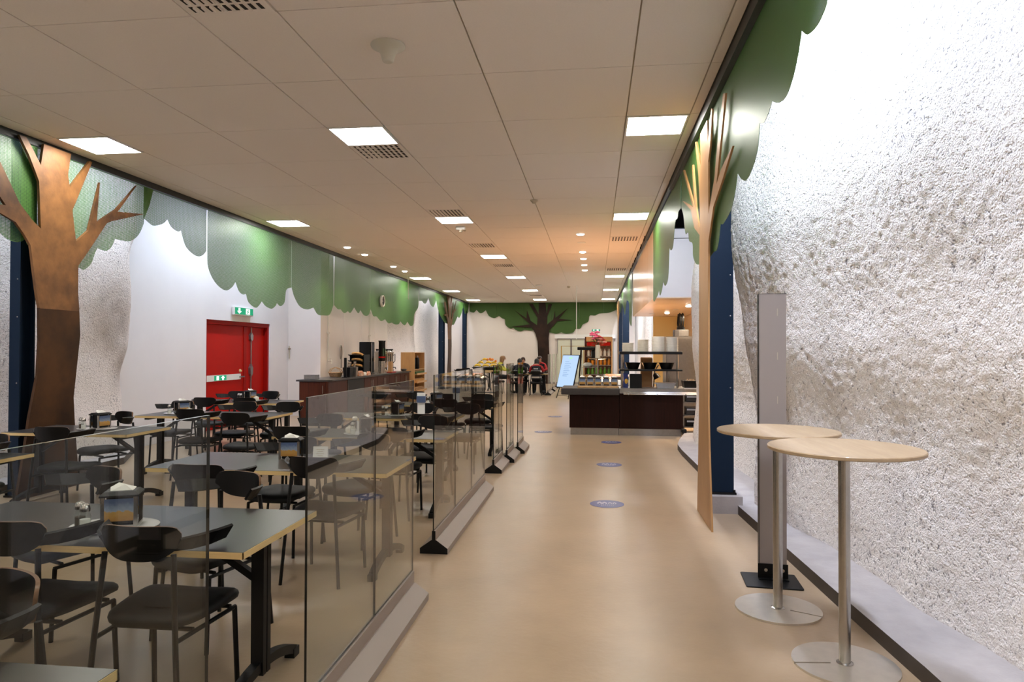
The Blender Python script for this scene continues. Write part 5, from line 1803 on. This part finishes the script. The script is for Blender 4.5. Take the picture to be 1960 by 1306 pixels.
# hidden panel added to glow warm onto the ceiling, then hot food trays
t = thing('warm_glow_panel', 'added warm glowing panel hidden in the serving line', 'glow panel', (0.08, 13.8, 0.881))
MB().rbox(-0.02, 0.36, -0.02, 2.12, 0.0, 0.06, 0.02).build('plate_body', M['steel'], t)
MB().box(0.0, 0.34, 0.0, 2.1, 0.06, 0.066).build('glow_plate', M['warm_glow_panel'], t)
for i in range(3):
    t = thing('food_tray', '%s steel tray of hot food in the serving line' % ORD[i], 'tray', (0.55, 16.4 + 0.6 * i, 0.881), 0, 'hot food trays')
    k = MB()
    k.loft([[(-0.3, -0.22, 0), (0.3, -0.22, 0), (0.3, 0.22, 0), (-0.3, 0.22, 0)], [(-0.33, -0.25, 0.06), (0.33, -0.25, 0.06), (0.33, 0.25, 0.06), (-0.33, 0.25, 0.06)]])
    k.build('tray_body', M['steel'], t)
    MB().rbox(-0.28, 0.28, -0.2, 0.2, 0.06, 0.075, 0.05).build('tray_food', M['bread'] if i % 2 else M['orange'], t)

# ---- kitchen behind
struct(MB().box(1.6, 2.75, 19.0, 19.15, 0, 2.495).build('wall_kitchen_back', M['yellow_wall']))
struct(MB().box(2.45, 2.6, 13.4, 19.0, 0, 2.495).build('wall_kitchen_side', M['peach']))
t = thing('steel_fridge', 'tall stainless steel cabinet in the kitchen right of the rack', 'cabinet', (1.50, 14.7, 0))
MB().box(0.0, 0.68, 0.0, 0.7, 0.08, 1.86).build('fridge_body', M['steel'], t)
MB().box(0.02, 0.66, -0.03, -0.002, 0.12, 1.82).build('fridge_door', M['steel'], t)
MB().box(0.04, 0.06, -0.06, -0.03, 0.7, 1.2).build('fridge_handle', M['chrome'], t)
for x in (0.05, 0.6):
    for y in (0.05, 0.62):
        MB().lathe([(0.02, 0), (0.02, 0.08)], 8, 0, None, x, y).build('foot', M['black'], t)
t = thing('steel_case', 'low steel case on top of the kitchen cabinet', 'box', (1.68, 14.75, 1.862))
MB().rbox(0.0, 0.3, 0.0, 0.3, 0, 0.14, 0.01).build('case_body', M['worktop'], t)
MB().box(0.09, 0.29, -0.004, 0.0, 0.01, 0.13).build('case_face', M['steel'], t)
t = thing('hose_reel', 'black coiled hose reel above the kitchen cabinet', 'hose reel', (1.78, 14.9, 2.002))
for i in range(4):
    q = MB()
    c, rr = 0.03 * i, 0.13 + 0.02 * (i % 2)
    q.tube([(c + 0.004 * math.sin(3 * a), rr * math.cos(a), 0.19 + rr * math.sin(a) * 1.1) for a in [2 * math.pi * j / 18 for j in range(19)]], 0.014, 6)
    q.build('hose_coil', M['black'], t)
MB().box(-0.03, 0.13, -0.06, 0.06, 0.0, 0.06).build('reel_foot', M['black_metal'], t)
t = thing('crate_shelf', 'steel shelf with crates right of the serving counter', 'shelf', (1.64, 13.05, 0))
for x in (0.0, 0.58):
    for y in (0.0, 0.5):
        MB().box(x, x + 0.025, y, y + 0.025, 0.0, 0.86).build('post', M['steel'], t)
for z in (0.12, 0.34, 0.58, 0.84):
    MB().box(0.0, 0.605, 0.0, 0.525, z, z + 0.02).build('shelf', M['steel'] if z < 0.8 else M['white'], t)
for i, z in enumerate((0.141, 0.361, 0.601)):
    b = thing('plastic_crate', '%s grey crate on the steel shelf right of the counter' % ('lowest', 'middle', 'upper')[i], 'crate', (1.70, 13.1, z), 0, 'crates on the steel shelf')
    MB().rbox(0.0, 0.46, 0.0, 0.4, 0.0, 0.13, 0.02).build('crate_body', M['black'] if i == 0 else M['worktop'], b)
    MB().box(0.02, 0.44, -0.006, 0.0, 0.08, 0.11).build('crate_rim', M['grey_tray'], b)
b = thing('cutlery_crate', 'black crate of cutlery on the white shelf top', 'crate', (1.68, 13.12, 0.861))
k = MB()
k.loft([[(0, 0, 0), (0.4, 0, 0), (0.4, 0.35, 0), (0, 0.35, 0)], [(-0.02, -0.02, 0.13), (0.42, -0.02, 0.13), (0.42, 0.37, 0.13), (-0.02, 0.37, 0.13)]])
k.build('crate_body', M['black'], b)
q = MB()
for j in range(14):
    xx = 0.02 + 0.027 * j
    q.tube([(xx, 0.05, 0.125), (xx + rnd.uniform(-0.02, 0.02), 0.05 + rnd.uniform(0, 0.2), 0.16)], 0.007, 5)
q.build('cutlery', M['chrome'], b)
o = MB().rbox(1.55, 1.64, 12.5, 12.66, 0.086, 0.15, 0.02).build('floor_box', M['black'])
tag(o, 'small black box on the kerb at the counter corner', 'box')

# ================================================================ far end of the hall
# ---- fruit table
FX, FY, FZ = -3.58, 22.4, 0.90
t = thing('fruit_table', 'high black table carrying the heap of bananas', 'table', (FX, FY, 0))
MB().rbox(-0.45, 0.45, -0.3, 0.3, FZ - 0.04, FZ, 0.02).build('tabletop', M['birch_edge'], t)
for sx in (-1, 1):
    for sy in (-1, 1):
        MB().box(sx * 0.38 - 0.03, sx * 0.38 + 0.03, sy * 0.24 - 0.03, sy * 0.24 + 0.03, 0, FZ - 0.04).build('leg', M['black'], t)
MB().box(-0.36, 0.36, -0.22, 0.22, 0.15, 0.17).build('lower_shelf', M['black'], t)
t = thing('fruit_tray', 'black tray under the heap of bananas', 'tray', (FX, FY, FZ + 0.001))
k = MB()
k.loft([[(-0.36, -0.24, 0), (0.36, -0.24, 0), (0.36, 0.24, 0), (-0.36, 0.24, 0)], [(-0.42, -0.28, 0.10), (0.42, -0.28, 0.10), (0.42, 0.28, 0.10), (-0.42, 0.28, 0.10)]])
k.build('tray_body', M['black'], t)
MB().box(-0.43, 0.43, -0.29, -0.28, 0.085, 0.105).build('tray_rim', M['black_metal'], t)
M['banana'] = mat('banana_skin', (228, 190, 52), rough=0.5, var=0.12, scale=9)
M['orange_skin'] = mat('orange_skin', (232, 140, 40), rough=0.5, bump=0.2, bscale=120)


def make_bunch():
    t = thing('banana_bunch', '', 'bananas')
    for i in range(5):
        ang = (i - 2) * 0.35
        lay = []
        for j in range(9):
            u = j / 8
            a = -0.9 + 1.8 * u
            r = 0.019 * (1 - abs(2 * u - 1) ** 3) + 0.005
            c = Vector((0.13 * math.sin(a), 0.0, 0.05 - 0.13 * (1 - math.cos(a)) + 0.03))
            c = Matrix.Rotation(ang, 3, 'X') @ c
            c.y += (i - 2) * 0.018
            lay.append([(c.x, c.y + r * math.cos(q), c.z + r * math.sin(q)) for q in [2 * math.pi * w_ / 7 for w_ in range(7)]])
        MB().loft(lay).build('banana', M['banana'], t, smooth=60)
    MB().tube([(-0.105, 0, 0.035), (-0.13, 0, 0.03)], 0.014, 7).build('stalk', M['leaf'], t)
    return t


rnd = random.Random(11)
bun = None
spots = [(-0.27, -0.14, 0.10), (0.0, -0.15, 0.10), (0.25, -0.14, 0.10), (-0.27, 0.10, 0.10), (0.0, 0.12, 0.10), (0.27, 0.10, 0.10),
         (-0.16, -0.06, 0.20), (0.10, -0.06, 0.20), (0.27, 0.0, 0.19), (-0.04, 0.02, 0.295)]
names = ['front left bunch', 'front middle bunch', 'front right bunch', 'rear left bunch', 'rear middle bunch', 'rear right bunch', 'second layer left bunch', 'second layer middle bunch', 'second layer right bunch', 'topmost bunch']
for (x, y, z), nm in zip(spots, names):
    if bun is None:
        bun = make_bunch()
        o = bun
    else:
        o = copy_tree(bun)
    o.location = (FX + x, FY + y, FZ + z - 0.01)
    o.rotation_euler = (0, 0, rnd.uniform(-0.4, 0.4))
    o.scale = (1.0, 1.2, 1.15)
    tag(o, '%s in the heap of yellow bananas' % nm, 'bananas', 'banana bunches')
for i, (x, y, z) in enumerate(((0.13, 0.06, 0.33), (0.22, 0.02, 0.31), (0.18, -0.06, 0.31), (0.34, -0.09, 0.26), (0.06, -0.05, 0.31))):
    t = thing('orange', '%s orange lying on the banana heap' % ORD[i], 'orange', (FX + x, FY + y, FZ + z), 0, 'oranges on the banana heap')
    MB().sphere((0, 0, 0.04), 0.042, 14, 10).build('peel', M['orange_skin'], t, smooth=60)
    MB().lathe([(0.006, 0.08), (0.004, 0.085)], 6).build('stem_end', M['leaf'], t)

# ---- lit menu board on an easel
t = thing('menu_board', 'pale blue lit menu board on a black easel beyond the counter', 'menu board', (-1.02, 22.1, 0), R(-48))
lean = Matrix.Rotation(R(-15), 4, 'X')
bd = MB().rbox(-0.42, 0.42, -0.02, 0.02, 0.36, 1.46, 0.01, 0, lean)
bd.build('board_frame', M['black'], t)
sc_ = MB().box(-0.40, 0.40, -0.024, -0.021, 0.38, 1.44, 0, lean).build('screen', M['screen_lamp'], t)
ln = MB()
M['screen_text'] = emit('menu_text', (0.18, 0.3, 0.55), 0.6)
M['screen_logo'] = emit('menu_logo', (0.35, 0.75, 0.35), 0.7)
for i in range(9):
    wd = (0.2, 0.3, 0.26, 0.34, 0.24, 0.3, 0.2, 0.28, 0.22)[i]
    ln.box(-0.22, -0.22 + wd, -0.026, -0.0245, 1.22 - 0.06 * i, 1.232 - 0.06 * i, 0, lean)
ln.build('menu_lines', M['screen_text'], t)
MB().box(-0.06, 0.1, -0.026, -0.0245, 1.33, 1.37, 0, lean).build('menu_emblem', M['screen_logo'], t)
for sx in (-1, 1):
    MB().tube([(sx * 0.3, -0.02, 0.0), (sx * 0.26, 0.10, 0.38)], 0.014, 6).build('leg', M['black'], t)
MB().tube([(0, 0.55, 0.0), (0, 0.32, 1.1)], 0.014, 6).build('leg', M['black'], t)
MB().tube([(-0.29, 0.012, 0.1), (0.29, 0.012, 0.1)], 0.01, 6).build('brace', M['black'], t)
t = thing('brass_frame', 'thin brass door frame standing behind the menu board', 'frame', (-0.95, 26.0, 0))
MB().tube([(-0.3, 0, 0), (-0.3, 0, 1.72), (0.55, 0, 1.72), (0.55, 0, 0)], 0.02, 8).build('frame_tube', mat('brass', (190, 150, 70), rough=0.35, metal=0.8), t)
for x in (-0.3, 0.55):
    MB().lathe([(0.09, 0), (0.09, 0.012)], 14, 0, None, x, 0).build('frame_foot', M['steel'], t)

# ---- drinks cooler beyond the counter
t = thing('drinks_cooler', 'open drinks cooler with wooden sides beyond the vase', 'cooler', (-0.28, 20.0, 0))
MB().box(0.0, 0.04, 0.0, 0.6, 0.0, 1.96).build('side_panel', M['wood_red'], t)
MB().box(0.76, 0.80, 0.0, 0.6, 0.0, 1.96).build('side_panel', M['birch_cab'], t)
MB().box(0.04, 0.76, 0.56, 0.6, 0.0, 1.96).build('back_panel', M['orange'], t)
MB().box(0.04, 0.76, 0.0, 0.56, 1.82, 1.96).build('cooler_top', M['birch_cab'], t)
MB().box(0.06, 0.74, 0.02, 0.05, 1.70, 1.80).build('red_header', M['red'], t)
shz = (0.55, 0.85, 1.12, 1.38)
for z in shz:
    MB().box(0.04, 0.76, 0.04, 0.56, z, z + 0.02).build('shelf', M['steel'], t)
MB().box(0.04, 0.76, 0.02, 0.56, 0.0, 0.55).build('cooler_base', M['steel'], t)
rows = (('bread', 'tan'), ('leaf', 'green'), ('orange_skin', 'orange'), ('white', 'white'))
M['green_bottle'] = mat('green_bottle', (92, 150, 50), rough=0.25)
M['amber_bottle'] = mat('amber_bottle', (222, 142, 30), rough=0.25)
mats_ = (M['flower_pale'], M['green_bottle'], M['amber_bottle'], M['paper'])
nm_ = ('pale pink', 'green', 'amber', 'white')
for r_ in range(4):
    mesh = None
    for i in range(6):
        b = thing('drink_bottle', '%s %s bottle from the left in the drinks cooler' % (ORD[i], nm_[r_]), 'bottle', (-0.28 + 0.10 + 0.12 * i, 20.16, shz[r_] + 0.021), 0, '%s bottles in the cooler' % nm_[r_])
        if mesh is None:
            m1 = MB().lathe([(0.04, 0.0), (0.042, 0.01), (0.042, 0.12), (0.018, 0.17), (0.018, 0.19)], 10).build('bottle_body', mats_[r_], b, smooth=40)
            m2_ = MB().lathe([(0.02, 0.19), (0.02, 0.21)], 10).build('bottle_cap', M['white'], b)
            mesh = (m1, m2_)
        else:
            share(mesh[0], 'bottle_body', b)
            share(mesh[1], 'bottle_cap', b)

# ---- far tables and chairs
dining_table(-2.74, -1.66, 24.02, 24.72, 'dark table where the group of people sits')
dining_table(-5.5, -3.95, 25.9, 26.6, 'distant dining table before the far left tree')
for bx, by, h, lab in ((-2.62, 23.36, 0, 'black chair under the person in the navy jacket'), (-2.01, 23.36, 0, 'black chair under the person with red sleeves'),
                       (-3.68, 24.36, -90, 'black chair under the fair haired person'), (-2.61, 25.38, 180, 'black chair across the table, left'), (-2.0, 25.38, 180, 'black chair across the table, right'),
                       (-5.1, 25.7, 0, 'distant black chair by the far left tree, left front'), (-4.44, 25.72, 2, 'distant black chair by the far left tree, right front'),
                       (-5.1, 26.9, 178, 'distant black chair by the far left tree, left rear'), (-4.4, 26.9, 174, 'distant black chair by the far left tree, right rear')):
    o = copy_tree(bpy.data.objects['dining_chair'])
    h = R(h)
    o.location = (bx - math.sin(h) * 0.25, by + math.cos(h) * 0.25, 0)
    o.rotation_euler = (0, 0, h)
    tag(o, lab, 'chair', 'black dining chairs')


# ================================================================ seated people
M['skin'] = mat('skin', (204, 152, 124), rough=0.55)
M['jacket_navy'] = mat('navy_jacket', (30, 33, 44), rough=0.8)
M['jacket_red'] = mat('red_jacket', (172, 30, 34), rough=0.75)
M['trousers'] = mat('dark_trousers', (24, 25, 30), rough=0.8)
M['shoe'] = mat('black_shoe', (14, 14, 15), rough=0.5)
M['stripe'] = mat('reflective_stripe', (196, 196, 190), rough=0.4)
M['hivis'] = mat('yellow_hivis', (196, 190, 60), rough=0.6)


def person(x, y, h, label, hair, jacket, sleeves, stripe, long_hair=False, turn=0.0, lean=0.08, scale=1.0):
    t = thing('person', label, 'person', (x, y, 0), R(h), 'people around the far table')
    t.scale = (scale, scale, scale)
    L = lean
    V, E_, RAD = [], [], []

    def v(p, r, par=None):
        V.append(p)
        RAD.append(r if isinstance(r, tuple) else (r, r))
        if par is not None:
            E_.append((par, len(V) - 1))
        return len(V) - 1
    pel = v((0, 0, 0.585), (0.165, 0.115))
    wst = v((0, 0.0 + L * 0.3, 0.70), (0.15, 0.105), pel)
    chs = v((0, 0.02 + L * 0.8, 0.88), (0.17, 0.115), wst)
    shd = v((0, 0.03 + L * 1.2, 1.0), (0.12, 0.085), chs)
    nk = v((0, 0.045 + L * 1.5, 1.07), (0.052, 0.052), shd)
    hy = 0.065 + L * 1.8
    hd = v((0, hy, 1.15), (0.068, 0.08), nk)
    tp = v((0, hy - 0.005, 1.245), (0.062, 0.075), hd)
    hands = []
    for s in (-1, 1):
        sh = v((s * 0.175, 0.02 + L * 1.1, 0.975), 0.062, shd)
        el = v((s * 0.245, 0.16 + L * 0.9, 0.805), 0.046, sh)
        wr = v((s * 0.13, 0.37 + L * 0.6, 0.80), 0.028, el)
        pa = v((s * 0.105, 0.43 + L * 0.6, 0.785), (0.034, 0.018), wr)
        hands.append((s, Vector((s * 0.10, 0.45 + L * 0.6, 0.785))))
        hp = v((s * 0.095, 0.06, 0.57), 0.088, pel)
        kn = v((s * 0.13, 0.45, 0.55), 0.064, hp)
        cf = v((s * 0.13, 0.47, 0.30), 0.056, kn)
        an = v((s * 0.13, 0.45, 0.085), 0.04, cf)
        to = v((s * 0.14, 0.60, 0.04), (0.038, 0.032), an)
    me = bpy.data.meshes.new('body_cage')
    me.from_pydata(V, E_, [])
    ob = bpy.data.objects.new('body_cage', me)
    col.objects.link(ob)
    md = ob.modifiers.new('skin', 'SKIN')
    md.use_smooth_shade = True
    sub = ob.modifiers.new('sub', 'SUBSURF')
    sub.levels = sub.render_levels = 2
    sv = me.skin_vertices[0].data
    for i, r in enumerate(RAD):
        sv[i].radius = r
        sv[i].use_root = (i == 0)
    dg = bpy.context.evaluated_depsgraph_get()
    nm = bpy.data.meshes.new_from_object(ob.evaluated_get(dg))
    col.objects.unlink(ob)
    bpy.data.objects.remove(ob)
    verts = [tuple(p.co) for p in nm.vertices]
    faces = [tuple(p.vertices) for p in nm.polygons]
    mb = MB()
    mb.add(verts, faces)
    # fingers and thumb, nose, ears joined to the one body mesh
    for s, c in hands:
        for q in range(4):
            ln_ = (0.068, 0.076, 0.072, 0.058)[q]
            x0 = c.x + s * (-0.028 + 0.018 * q)
            mb.tube([(x0, c.y - 0.01, c.z), (x0 - s * 0.006, c.y + ln_ * 0.5, c.z + 0.004), (x0 - s * 0.014, c.y + ln_, c.z - 0.016)], 0.0088, 6, 0, False, 0.006)
        mb.tube([(c.x - s * 0.025, c.y - 0.035, c.z), (c.x - s * 0.05, c.y - 0.005, c.z + 0.004), (c.x - s * 0.055, c.y + 0.03, c.z - 0.004)], 0.0095, 6, 0, False, 0.007)
    ct, st_ = math.cos(turn), math.sin(turn)

    def hp_(dx, dy, dz):
        return (dx * ct - dy * st_, hy + dx * st_ + dy * ct, 1.18 + dz)
    mb.sphere(hp_(0, 0.088, -0.01), 0.016, 8, 6, 0, (0.8, 1.2, 1.4))
    for s in (-1, 1):
        mb.sphere(hp_(s * 0.07, -0.005, 0.0), 0.02, 8, 6, 0, (0.4, 0.8, 1.3))
    mb.m = []
    for f in mb.f:
        c = sum((Vector(mb.v[i]) for i in f), Vector()) / len(f)
        if c.z > 1.065 and abs(c.x) < 0.12:
            mi = 0
        elif c.y > 0.345 + L * 0.6 and 0.7 < c.z < 0.9:
            mi = 0
        elif c.z < 0.10 and c.y > 0.38:
            mi = 4
        elif c.z < 0.64 and (c.y > 0.10 or c.z < 0.58):
            mi = 3
        elif abs(c.x) > 0.165 and c.z > 0.66 or (c.y > 0.2 and c.z > 0.66) or c.z > 1.01:
            mi = 2
        else:
            mi = 1
        mb.m.append(mi)
    mb.build('body', [M['skin'], jacket, sleeves, M['trousers'], M['shoe']], t, smooth=180)
    # face
    for s in (-1, 1):
        MB().sphere(hp_(s * 0.028, 0.074, 0.012), 0.009, 8, 6).build('eye', M['black'], t)
    MB().sphere(hp_(0, 0.078, -0.052), 0.016, 8, 6, 0, (1.4, 0.4, 0.35)).build('mouth', M['flower_red'], t)
    # hair: shell over the crown and back of the head
    hm = MB()
    n = 18
    lay = []
    for j in range(9):
        a = math.pi * j / 8 * 0.62
        rr = 0.094 * math.sin(a) + 0.001
        z = 1.185 + 0.092 * math.cos(a)
        ring = []
        for i in range(n):
            b = 2 * math.pi * i / n
            fy = math.sin(b)
            low = -0.0 if fy < 0.3 else 0.05 * (fy - 0.3) * (j / 8)
            zz = z + low
            if long_hair and fy < 0.2:
                zz -= 0.20 * max(0, (j - 5) / 3)
            elif fy < 0.2:
                zz -= 0.03 * max(0, (j - 5) / 3)
            px, py = rr * 0.92 * math.cos(b), rr * fy * 1.05 - 0.012
            ring.append((px * ct - py * st_, hy + px * st_ + py * ct, zz))
        lay.append(ring)
    hm.loft(lay[::-1], 0, None, True)
    hm.build('hair', hair, t, smooth=60)
    # reflective bands around the jacket
    if stripe is not None:
        for z0, r0, r1 in ((0.80, 0.190, 0.137), (0.60, 0.188, 0.140)):
            q = MB()
            yc = 0.01 + L * (0.55 if z0 > 0.7 else 0.1)
            rings = []
            for zz, k in ((z0, 0.97), (z0, 1.0), (z0 + 0.055, 1.0), (z0 + 0.055, 0.97)):
                rings.append([(r0 * k * math.cos(a), yc + r1 * k * math.sin(a), zz) for a in [2 * math.pi * i / 28 for i in range(28)]])
            q.loft(rings, 0, None, False)
            q.build('reflective_band', stripe, t, smooth=40)
    return t


hair_brown = mat('brown_hair', (62, 40, 28), rough=0.5, var=0.2, scale=60)
hair_dark = mat('dark_hair', (20, 16, 15), rough=0.45, var=0.2, scale=60)
hair_fair = mat('fair_hair', (150, 112, 74), rough=0.5, var=0.2, scale=60)
person(-3.44, 24.36, -90, 'fair haired person in dark jacket with yellow, seen from the side', hair_fair, M['jacket_navy'], M['hivis'], None, True, 0.2, 0.05, 1.07)
person(-2.62, 23.60, 0, 'dark haired person in navy jacket with their back to us', hair_dark, M['jacket_navy'], M['jacket_navy'], M['stripe'], False, 0.1, 0.16, 1.0)
p3 = person(-2.01, 23.60, 0, 'person in navy jacket with red sleeves, back to the camera', hair_dark, M['jacket_navy'], M['jacket_red'], M['stripe'], True, 0.0, 0.12, 1.0)
person(-2.61, 25.16, 180, 'person across the table looking toward the camera, behind the red sleeves', hair_brown, M['jacket_navy'], M['jacket_navy'], None, False, 0.2, 0.06, 1.03)
person(-2.0, 25.16, 180, 'person at the right end across the table, facing the camera', hair_brown, M['jacket_navy'], M['jacket_red'], None, False, 0.4, 0.06, 1.06)
# blurred white lettering on the back of the red sleeved jacket
lt = MB()
for i in range(5):
    lt.box(-0.075 + 0.032 * i, -0.052 + 0.032 * i, -0.118, -0.112, 0.905, 0.94)
lt.build('back_print', M['stripe'], p3)
for i, (x, y) in enumerate(((-2.35, 24.2), (-2.2, 24.3), (-1.95, 24.5))):
    b = thing('paper_cup', '%s small white cup on the table of the seated people' % ORD[i], 'cup', (x, y, 0.7325), 0, 'cups on the far table')
    MB().lathe([(0.028, 0), (0.038, 0.09), (0.036, 0.09), (0.026, 0.01)], 12).build('cup_body', M['paper'], b, smooth=40)
    MB().lathe([(0.034, 0.075), (0.034, 0.078)], 12).build('coffee', M['wood_dark'], b)
